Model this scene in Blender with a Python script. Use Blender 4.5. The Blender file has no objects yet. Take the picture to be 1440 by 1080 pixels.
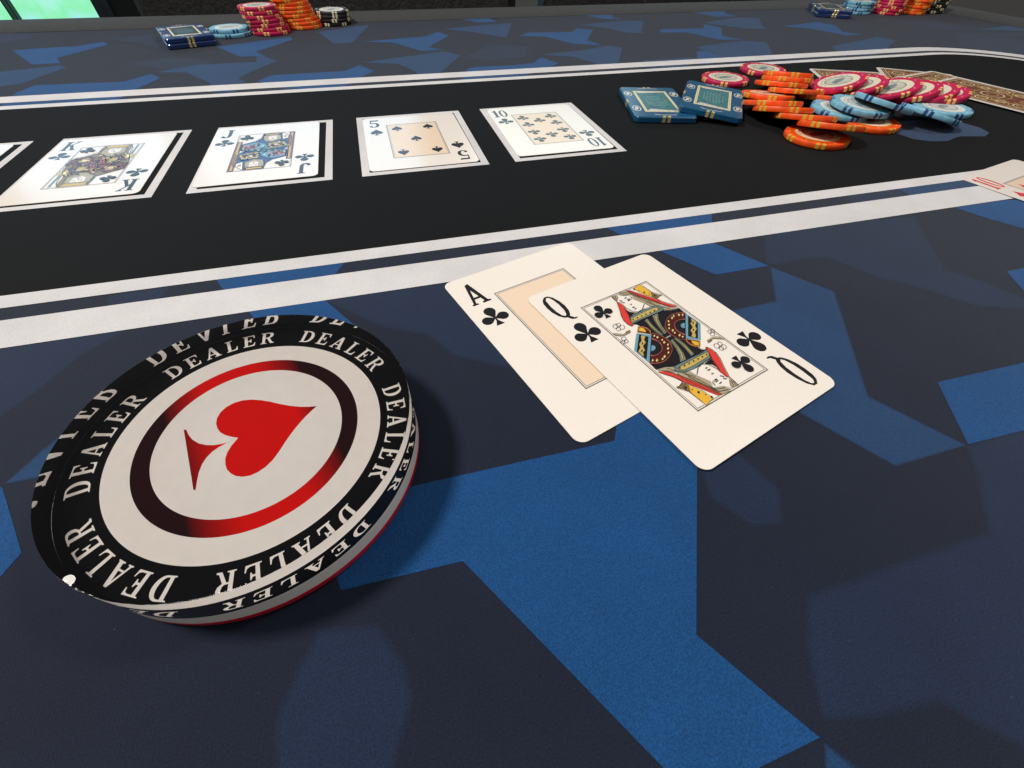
# Poker table close-up: dealer button, dealt cards and chips on a printed felt.
import bpy, bmesh, math, random
from mathutils import Vector, Matrix
from mathutils.geometry import tessellate_polygon

random.seed(7)
MM = 0.001
scene = bpy.context.scene
col = scene.collection

# ------------------------------------------------------------------ camera
PITCH = math.radians(48.956)      # looking down
ROLL = math.radians(1.3226)
cam_data = bpy.data.cameras.new('camera')
cam = bpy.data.objects.new('camera', cam_data)
col.objects.link(cam)
R_ = Vector((1, 0, 0)); U_ = Vector((0, math.sin(PITCH), math.cos(PITCH)))
right = R_ * math.cos(ROLL) + U_ * math.sin(ROLL)
up = U_ * math.cos(ROLL) - R_ * math.sin(ROLL)
back = right.cross(up)
m = Matrix((right, up, back)).transposed().to_4x4()
m.translation = Vector((0, 0, 0.10167))
cam.matrix_world = m
cam_data.sensor_fit = 'HORIZONTAL'
cam_data.sensor_width = 36
cam_data.lens = 36 * 591.13 / 1440
cam_data.clip_start = 0.004
cam_data.clip_end = 60
scene.camera = cam

# ------------------------------------------------------------------ light
scene.view_settings.view_transform = 'Standard'
scene.view_settings.look = 'None'
scene.view_settings.exposure = 0.0
scene.view_settings.gamma = 1.0
scene.view_settings.use_curve_mapping = False
world = bpy.data.worlds.new('World')
scene.world = world
world.use_nodes = True
bg = world.node_tree.nodes['Background']
bg.inputs['Color'].default_value = (0.92, 0.95, 1.0, 1)
bg.inputs['Strength'].default_value = 0.085
scene.cycles.use_denoising = True
scene.cycles.max_bounces = 14
scene.cycles.transmission_bounces = 12
scene.cycles.glossy_bounces = 6
scene.cycles.sample_clamp_indirect = 0.0
scene.cycles.sample_clamp_direct = 16.0
scene.cycles.caustics_refractive = True

def lamp(name, loc, target, size, power, color, shape='DISK', size_y=None):
    d = bpy.data.lights.new(name, 'AREA')
    d.shape = shape; d.size = size
    if size_y: d.size_y = size_y
    d.energy = power; d.color = color
    try: d.cycles.is_caustics_light = True      # light may pass the clear acrylic
    except Exception: pass
    o = bpy.data.objects.new(name, d); col.objects.link(o)
    o.location = loc
    o.rotation_euler = (Vector(target) - Vector(loc)).to_track_quat('-Z', 'Y').to_euler()
    return o
# ceiling lamps over the table (warm), the left one throws the button's shadow
key = lamp('ceiling_lamp', (-0.82, 0.16, 1.32), (0.10, 0.10, 0), 0.26, 25.5, (1.0, 0.95, 0.89))
key2 = lamp('ceiling_lamp', (0.72, 0.38, 0.98), (0.25, 0.35, 0), 0.20, 5.0, (1.0, 0.93, 0.85))
# bare bulb whose glint sits on the button's rim
bulb = lamp('bulb', (-1.324, 0.363, 1.30), (-0.065, 0.058, 0), 0.030, 1.0, (1.0, 0.93, 0.84))
# soft fill added behind the camera to brighten the front sides
front_fill = lamp('fill_light', (0.25, -1.1, 1.25), (0.1, 0.3, 0), 1.3, 4.5, (1.0, 0.96, 0.91))
# pale daylight screen across the room, mirrored in the ten of clubs
win2 = lamp('window_light', (0.20, 2.75, 1.02), (0.03, 0.3, 0), 0.95, 3.8, (0.66, 0.93, 1.0), 'RECTANGLE', 0.75)

# ------------------------------------------------------------------ helpers
def P(*a): return Vector(a) * MM

def new_mat(name, color, rough=0.6, spec=0.5, **kw):
    mt = bpy.data.materials.new(name); mt.use_nodes = True
    b = mt.node_tree.nodes['Principled BSDF']
    b.inputs['Base Color'].default_value = (*color, 1)
    b.inputs['Roughness'].default_value = rough
    b.inputs['Specular IOR Level'].default_value = spec
    for k, val in kw.items():
        b.inputs[k.replace('_', ' ')].default_value = val
    return mt

def coords(nt, scale):
    tc = nt.nodes.new('ShaderNodeTexCoord'); mp = nt.nodes.new('ShaderNodeMapping')
    mp.inputs['Scale'].default_value = (scale, scale, scale) if not isinstance(scale, tuple) else scale
    nt.links.new(tc.outputs['Object'], mp.inputs['Vector'])
    return mp.outputs['Vector']

def vary(mt, scale=300.0, amount=0.12, bump=0.0, bump_scale=None, detail=3.0, dist=0.0002):
    """multiply the base colour by fine noise and add a little relief"""
    nt = mt.node_tree; b = nt.nodes['Principled BSDF']
    c = tuple(b.inputs['Base Color'].default_value)
    nz = nt.nodes.new('ShaderNodeTexNoise'); nz.inputs['Scale'].default_value = 1.0; nz.inputs['Detail'].default_value = detail
    nt.links.new(coords(nt, scale), nz.inputs['Vector'])
    mr = nt.nodes.new('ShaderNodeMapRange')
    mr.inputs['From Min'].default_value = 0.3; mr.inputs['From Max'].default_value = 0.7
    mr.inputs['To Min'].default_value = 1 - amount; mr.inputs['To Max'].default_value = 1 + amount
    nt.links.new(nz.outputs['Fac'], mr.inputs['Value'])
    mx = nt.nodes.new('ShaderNodeMix'); mx.data_type = 'RGBA'; mx.blend_type = 'MULTIPLY'
    mx.inputs['Factor'].default_value = 1.0
    mx.inputs['A'].default_value = c
    nt.links.new(mr.outputs['Result'], mx.inputs['B'])
    nt.links.new(mx.outputs['Result'], b.inputs['Base Color'])
    if bump:
        n2 = nt.nodes.new('ShaderNodeTexNoise'); n2.inputs['Scale'].default_value = 1.0; n2.inputs['Detail'].default_value = 2.0
        nt.links.new(coords(nt, bump_scale or scale), n2.inputs['Vector'])
        bp = nt.nodes.new('ShaderNodeBump'); bp.inputs['Strength'].default_value = bump; bp.inputs['Distance'].default_value = dist
        nt.links.new(n2.outputs['Fac'], bp.inputs['Height'])
        nt.links.new(bp.outputs['Normal'], b.inputs['Normal'])
    return mt

def cloth(name, color, speckle=0.5, sheen=0.2):
    """tightly woven speed cloth: crossed threads, fibres and lint over one printed colour"""
    mt = new_mat(name, color, rough=0.86, spec=0.12, Sheen_Weight=sheen, Sheen_Roughness=0.45)
    nt = mt.node_tree; b = nt.nodes['Principled BSDF']; L = nt.links.new
    tc = nt.nodes.new('ShaderNodeTexCoord')
    def wave(axis, scale):
        w = nt.nodes.new('ShaderNodeTexWave'); w.wave_type = 'BANDS'; w.bands_direction = axis; w.wave_profile = 'SIN'
        w.inputs['Scale'].default_value = scale; w.inputs['Distortion'].default_value = 3.0
        w.inputs['Detail'].default_value = 2.0; w.inputs['Detail Scale'].default_value = 2.0
        L(tc.outputs['Object'], w.inputs['Vector']); return w.outputs['Fac']
    wx, wy = wave('X', 420.0), wave('Y', 420.0)
    mul = nt.nodes.new('ShaderNodeMath'); mul.operation = 'MULTIPLY'; L(wx, mul.inputs[0]); L(wy, mul.inputs[1])
    def noise(scale, detail=2.0, rough=0.6):
        n = nt.nodes.new('ShaderNodeTexNoise'); n.inputs['Scale'].default_value = scale
        n.inputs['Detail'].default_value = detail; n.inputs['Roughness'].default_value = rough
        L(tc.outputs['Object'], n.inputs['Vector']); return n.outputs['Fac']
    fine, broad = noise(2600.0, 3.0, 0.75), noise(26.0, 3.0)
    # value factor
    def rng(src, a, b_, lo, hi):
        r = nt.nodes.new('ShaderNodeMapRange'); r.inputs['From Min'].default_value = a; r.inputs['From Max'].default_value = b_
        r.inputs['To Min'].default_value = lo; r.inputs['To Max'].default_value = hi; L(src, r.inputs['Value']); return r.outputs['Result']
    f1 = rng(fine, 0.3, 0.72, 1 - speckle * 0.8, 1 + speckle)
    f2 = rng(broad, 0.3, 0.7, 0.92, 1.08)
    f3 = rng(mul.outputs[0], 0.0, 1.0, 0.96, 1.06)
    m1 = nt.nodes.new('ShaderNodeMath'); m1.operation = 'MULTIPLY'; L(f1, m1.inputs[0]); L(f2, m1.inputs[1])
    m2 = nt.nodes.new('ShaderNodeMath'); m2.operation = 'MULTIPLY'; L(m1.outputs[0], m2.inputs[0]); L(f3, m2.inputs[1])
    mx = nt.nodes.new('ShaderNodeMix'); mx.data_type = 'RGBA'; mx.blend_type = 'MULTIPLY'; mx.inputs['Factor'].default_value = 1.0
    mx.inputs['A'].default_value = (*color, 1); L(m2.outputs[0], mx.inputs['B'])
    # lint: sparse pale fibres
    lint = rng(noise(900.0, 1.0), 0.79, 0.82, 0.0, 0.16)
    ml = nt.nodes.new('ShaderNodeMix'); ml.data_type = 'RGBA'; L(lint, ml.inputs['Factor'])
    L(mx.outputs['Result'], ml.inputs['A']); ml.inputs['B'].default_value = (0.25, 0.26, 0.30, 1)
    L(ml.outputs['Result'], b.inputs['Base Color'])
    add = nt.nodes.new('ShaderNodeMath'); add.operation = 'MULTIPLY_ADD'; add.inputs[1].default_value = 0.35; L(mul.outputs[0], add.inputs[0]); L(fine, add.inputs[2])
    bp = nt.nodes.new('ShaderNodeBump'); bp.inputs['Strength'].default_value = 0.35; bp.inputs['Distance'].default_value = 0.00025
    L(add.outputs[0], bp.inputs['Height']); L(bp.outputs['Normal'], b.inputs['Normal'])
    return mt

class Sheet:
    """collects flat polygons (mm) on layers and solid pieces, then becomes ONE mesh object"""
    def __init__(self): self.v = []; self.f = []; self.m = []; self.mats = []; self.smooth = []
    def slot(self, mat):
        if mat not in self.mats: self.mats.append(mat)
        return self.mats.index(mat)
    def poly(self, pts, mat, z=0.0, holes=()):
        loops = [[Vector((x, y, 0)) for x, y in pts]] + [[Vector((x, y, 0)) for x, y in h] for h in holes]
        tris = tessellate_polygon(loops); flat = [q for l in loops for q in l]
        b = len(self.v); self.v += [(q.x * MM, q.y * MM, z * MM) for q in flat]
        k = self.slot(mat)
        for t in tris:
            a, c, d = (flat[i] for i in t)
            s = (c.x - a.x) * (d.y - a.y) - (c.y - a.y) * (d.x - a.x)
            if abs(s) < 1e-9: continue
            self.f.append(tuple(b + i for i in (t if s > 0 else t[::-1]))); self.m.append(k); self.smooth.append(False)
    def line(self, pts, w, mat, z=0.0, closed=False):
        n = len(pts); Lp, Rp = [], []
        for i in range(n):
            a = pts[i - 1] if (i or closed) else pts[i]; c = pts[(i + 1) % n] if (i < n - 1 or closed) else pts[i]
            d = Vector((c[0] - a[0], c[1] - a[1])); d = d.normalized() if d.length > 1e-9 else Vector((1, 0))
            nx, ny = -d.y * w / 2, d.x * w / 2
            Lp.append((pts[i][0] + nx, pts[i][1] + ny)); Rp.append((pts[i][0] - nx, pts[i][1] - ny))
        b = len(self.v); k = self.slot(mat)
        self.v += [(x * MM, y * MM, z * MM) for x, y in Lp + Rp]
        for i in range(n if closed else n - 1):
            j = (i + 1) % n
            self.f.append((b + n + i, b + n + j, b + j, b + i)); self.m.append(k); self.smooth.append(False)
    def frame(self, x0, y0, x1, y1, w, mat, z=0.0):
        self.poly([(x0, y0), (x1, y0), (x1, y1), (x0, y1)], mat, z,
                  [[(x0 + w, y0 + w), (x1 - w, y0 + w), (x1 - w, y1 - w), (x0 + w, y1 - w)]])
    def raw(self, verts, faces, mat, smooth=False):
        b = len(self.v); k = self.slot(mat)
        self.v += [tuple(c * MM for c in q) for q in verts]
        for f in faces: self.f.append(tuple(b + i for i in f)); self.m.append(k); self.smooth.append(smooth)
    def slab(self, pts, z0, z1, mat, bevel=0.0):
        """prism with an optional chamfered top and bottom edge"""
        n = len(pts); c = (sum(p[0] for p in pts) / n, sum(p[1] for p in pts) / n)
        def inset(d):
            o = []
            for i in range(n):
                a, q, r = Vector(pts[i - 1]), Vector(pts[i]), Vector(pts[(i + 1) % n])
                d1, d2 = (q - a).normalized(), (r - q).normalized()
                nn = (Vector((-d1.y, d1.x)) + Vector((-d2.y, d2.x))).normalized()
                o.append(q + nn * d)
            return o
        rings = [(inset(bevel), z0), (pts, z0 + bevel), (pts, z1 - bevel), (inset(bevel), z1)] if bevel else [(pts, z0), (pts, z1)]
        vs = [(p[0], p[1], z) for ring, z in rings for p in ring]
        fs = []
        for k in range(len(rings) - 1):
            for i in range(n):
                j = (i + 1) % n; fs.append((k * n + i, k * n + j, (k + 1) * n + j, (k + 1) * n + i))
        fs.append(tuple(range((len(rings) - 1) * n, len(rings) * n))); fs.append(tuple(reversed(range(n))))
        self.raw(vs, fs, mat)
    def lathe(self, prof, mat, seg=64, smooth=True, close=False):
        """profile of (r, z) from the axis outwards, up to the axis"""
        vs, fs = [], []; idx = []
        for r, z in prof:
            if r < 1e-6: idx.append([len(vs)]); vs.append((0, 0, z))
            else:
                idx.append(list(range(len(vs), len(vs) + seg)))
                vs += [(r * math.cos(2 * math.pi * i / seg), r * math.sin(2 * math.pi * i / seg), z) for i in range(seg)]
        for a, b in zip(idx, idx[1:]):
            for i in range(seg):
                j = (i + 1) % seg
                if len(a) == 1: fs.append((a[0], b[j], b[i]))
                elif len(b) == 1: fs.append((a[i], a[j], b[0]))
                else: fs.append((a[i], a[j], b[j], b[i]))
        self.raw(vs, fs, mat, smooth)
    def mesh(self, name):
        me = bpy.data.meshes.new(name); me.from_pydata(self.v, [], self.f)
        for mt in self.mats: me.materials.append(mt)
        me.polygons.foreach_set('material_index', self.m)
        me.polygons.foreach_set('use_smooth', self.smooth)
        me.update(); return me
    def build(self, name, parent=None, loc=None):
        return link(name, self.mesh(name), parent, loc)

def link(name, me, parent=None, loc=None):
    o = bpy.data.objects.new(name, me); col.objects.link(o)
    if parent is not None: o.parent = parent
    if loc is not None: o.location = loc
    return o
def tag(o, label=None, cat=None, group=None, kind=None):
    if label: o['label'] = label
    if cat: o['category'] = cat
    if group: o['group'] = group
    if kind: o['kind'] = kind
    return o
def copy_tree(o, parent=None):
    c = o.copy(); col.objects.link(c); c.parent = parent
    for ch in list(o.children): copy_tree(ch, c)
    return c
def arc(cx, cy, rx, ry, a0, a1, n):
    return [(cx + rx * math.cos(math.radians(a0 + (a1 - a0) * i / n)), cy + ry * math.sin(math.radians(a0 + (a1 - a0) * i / n))) for i in range(n + 1)]
def rrect(x0, y0, x1, y1, r, n=8):
    return (arc(x1 - r, y0 + r, r, r, -90, 0, n) + arc(x1 - r, y1 - r, r, r, 0, 90, n)
            + arc(x0 + r, y1 - r, r, r, 90, 180, n) + arc(x0 + r, y0 + r, r, r, 180, 270, n))
def auto_smooth(o, angle=35):
    me = o.data
    me.polygons.foreach_set('use_smooth', [True] * len(me.polygons))
    try: me.set_sharp_from_angle(angle=math.radians(angle))
    except Exception: pass
CAMO_BRIGHT = [
    [(-34.7,56.5),(-8.5,57.1),(47.9,56.4),(51.9,63.2),(57.8,71.7),(81.7,65.4),(65.6,41.4),(44.1,6.9),(52.1,-6.1),(57.3,-14.1),(44,-14.6),(37.9,-15),(28.7,-12.6),(27,-10),(-0.7,34.8),(-15.6,35.3),(-28.1,35.7)],
    [(-131.7,86.6),(-112.7,84.8),(-111.8,84.1),(-99.5,63.6),(-101.7,58.5),(-114,52)],
    [(-80.5,179.5),(-74.5,167.7),(-71.5,161.6),(-59.6,143.7),(-57.7,139.5),(-53.4,127.7),(-36.7,122.3),(-20.9,124.3),(-24,129.1),(-32.9,144.3),(-28.9,161.2),(-25.4,168.3),(-20.4,178.5)],
    [(94.4,179.7),(95.4,168.1),(98.8,161.2),(110.7,142.9),(123.5,122.5),(125,121.6),(150.3,121.7),(137.8,143.5),(148,161.4),(155,172.3)],
    [(160.5,50),(198.3,49.3),(240.5,49.4),(201.8,26.2),(168.4,28.1),(147.1,28.7)],
    [(281.4,143.7),(315.2,143.7),(328.6,142.1),(361.8,142.8),(306,106.3),(294.7,118),(287.2,130)],
    [(248.5,92.5),(259,92.6),(293.7,92.5),(243.8,60.8),(241.1,79.8)],
    [(-326,617.3),(-286,624.9),(-275.5,624.5),(-257.4,642.3),(-248.5,627.4),(-274.7,576),(-264.7,555.6),(-286,554.8)],
    [(-261.7,463.8),(-256.4,483.7),(-193.5,480.7),(-179.5,502),(-168.3,486.2),(-177.6,459.1),(-186.5,414.5),(-257.6,430.1)],
    [(-143.2,597.9),(-75.4,633.7),(-71.6,618.4),(-103.2,568.4),(-92.8,548.7),(-115.7,550.3)],
    [(0.3,594.5),(71.1,610.9),(86.5,632),(96.9,610.1),(64.9,555.2),(79.9,542.6),(55.6,540.9),(31,585.3)],
    [(-90.5,461.3),(-80.8,477.1),(-20,478.7),(-7.1,496.2),(5,473.6),(-5.6,456.9),(-23.7,424.4),(-67.5,433.8)],
    [(126.9,712),(164.8,711),(171.4,679.8),(145.3,679.4)],
    [(87.8,464.2),(99,469.6),(131.6,468.3),(153.8,472),(168.1,491.8),(178,467.1),(160.5,449.5),(134.8,432.6),(76.6,430.8)],
    [(174.4,592.2),(189.9,609.5),(244.2,604),(257.2,623.4),(274,611.6),(244,556.6),(250.7,530.2),(222.4,542.6),(203.2,583.1)],
    [(297.6,710.9),(345.2,714.6),(333.2,683.5),(343.2,671.3),(317.2,675.6)],
    [(346.6,581.6),(360.9,600.8),(416.9,595.6),(433.9,620.9),(442.7,595.7),(413.5,549),(426.2,526.9),(396.7,532.3),(382.5,575.3)],
    [(340.3,486.2),(347.9,484.8),(351.8,461.8),(324.5,435.1),(310.4,437.9)],
    [(468.5,712.9),(526.7,716.2),(510.1,682.7),(515.2,664.8),(480.8,664.8)],
    [(530.3,589.9),(601.6,607.6),(607.2,581.5),(583.6,543.9),(597.3,524.1),(571,524.6),(556.9,566.6)]]
CAMO_MID = [
    [(150.5,120.6),(163.6,100.1),(164,99.1),(133,50.9),(146,28.7),(120.4,28.6),(106.4,52.9),(87.5,68.5),(100.4,97.8),(119.9,99.3),(137.1,99.8)],
    [(-111.7,85.3),(-106.8,94.3),(-103.5,99.3),(-90.8,98.5),(-93.5,84.8),(-103.4,85.3)],
    [(57.5,-15.3),(60.3,-19.3),(62.8,-22.9),(53.5,-20.3)],
    [(270.5,172.1),(270.8,163),(268.7,156.7),(329,158),(328.6,174.5)],
    [(-315.4,532.2),(-301.1,533.8),(-261.8,547.4),(-253.8,538.4),(-268.5,490.3),(-280.5,484.9),(-288.5,471.4)],
    [(-176.7,508.3),(-145.3,526.5),(-98.8,527.7),(-100.9,559),(-80.1,526.7),(-95.7,499),(-106.9,473.4),(-99.8,461.1),(-104,431.8),(-119.8,435.2),(-126.9,462.6),(-151.9,500.9),(-170.4,504.7)],
    [(-3.5,506.1),(78.9,536.5),(91.8,515.6),(64.4,461.5),(53.5,440.1),(41.5,442.6),(41.1,463.8),(28.3,494.4)],
    [(-46.9,655.7),(-4.3,681.9),(12.7,687.9),(-10.8,593.1),(-29,589.6)],
    [(94.9,647.3),(130.1,658.8),(188.1,672.1),(157.9,587.5),(124.8,625.2)],
    [(171.8,503),(226.1,514.7),(256.9,529.1),(268,516.7),(237.7,460.8),(226,438.8),(205.4,437.8),(212.7,460.2),(201.5,488.2)],
    [(269.2,644.1),(341.5,661.3),(363.1,652.6),(327.7,589.2),(330.7,580.3),(306.7,588.7),(296,616.6)],
    [(351.4,504.3),(423.8,523.5),(444.2,508.4),(421.6,470.6),(393.7,435.6),(338.1,443.7),(347.9,484.8)],
    [(264.8,461.1),(317.4,462.5),(323.4,452.4),(289.3,428.6),(252,436.1)],
    [(439.5,629.8),(503.1,655.7),(539.2,649.8),(503.4,594.5),(498.4,576.8),(468.7,586.5)],
    [(507.7,478.3),(605,510.2),(610,489.2),(555.3,451.7),(520.7,432),(481.6,439.6)]]
CAMO_NAVY = [
    [(-32.6,28.5),(-21,26.5),(-16.6,18.8),(-15.3,12.1),(-19.8,3),(-20.7,1.3),(-39,6.4),(-40.2,15),(-36.2,23.1)],
    [(-149.3,143.7),(-137.6,144.2),(-105.8,144.4),(-99.6,144.3),(-110.5,133.6),(-117,120.2),(-123.7,110.9),(-130.9,104.1)],
    [(-32.9,144.3),(-16.1,144.6),(15.2,143.4),(25.6,105.3),(29.1,90.3),(9.9,102.1),(2.1,115.2),(-12.3,122.9)],
    [(145.7,27.8),(141.7,21.7),(127.2,7),(109,7),(88.2,6.8),(72.7,6.8),(65.8,-1.3),(60,-11.9),(70.5,-14.4),(84.3,-15.6),(88.7,-21.1),(93.3,-25.4),(102.5,-29),(189.9,26.5),(168.2,28)],
    [(163.4,141.9),(164.8,151.6),(252.1,140.8),(241.9,127.7),(233.6,114.8),(223.5,99.9),(231,90),(233.8,81.7),(236.1,76.3),(243.2,65.3),(236.1,60.7),(229,71.2),(213.7,76.5),(201.4,92.5),(190.2,103),(179.9,121.1),(167.2,122.6),(153.8,122),(151.5,123.7)],
    [(-112.2,164.7),(-111.8,167.3),(-91.3,168.6),(-92.5,160.5),(-108.8,159.4)],
    [(239.1,172.4),(273.3,171.4),(264.9,157.6),(226.3,154.1)],
    [(-397.7,717.9),(-376.7,714.2),(-350.7,709.6),(-333,680.5),(-340.9,657.8),(-351.1,653.1),(-369,653.2)],
    [(-253.8,651.9),(-235.5,670.1),(-217.6,666.9),(-196.3,604.8),(-224.4,632.8)],
    [(705.5,584.9),(789.2,603.4),(767.8,525),(735.8,530.6),(729.9,565.5)],
    [(728.1,509.4),(786.6,498.9),(769.3,455.8),(731.7,384.4),(678.8,349.9),(682.5,394),(669.4,423),(660.5,449.5)],
    [(80.2,42.9),(83.6,30.7),(78.6,23),(71,24.1),(65,33.6),(66.9,41.7)],
    [(-177.5,562.4),(-137.1,540.7),(-139.6,520.3),(-175.5,515.2),(-207.4,541.5)],
    [(132.9,559.3),(170.7,538.5),(154.3,497.4),(108.9,489.2),(95.5,509)]]
BLUE_PATCH = [[(343.5,241.3),(346.6,227),(355.2,221.1),(367,219),(377.5,222.5),(383.6,223.8),(401.1,219.8),(411.1,224.5),(414.5,233.8),(411.5,246.6),(390.5,257.5),(361,257.9)]]
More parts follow.
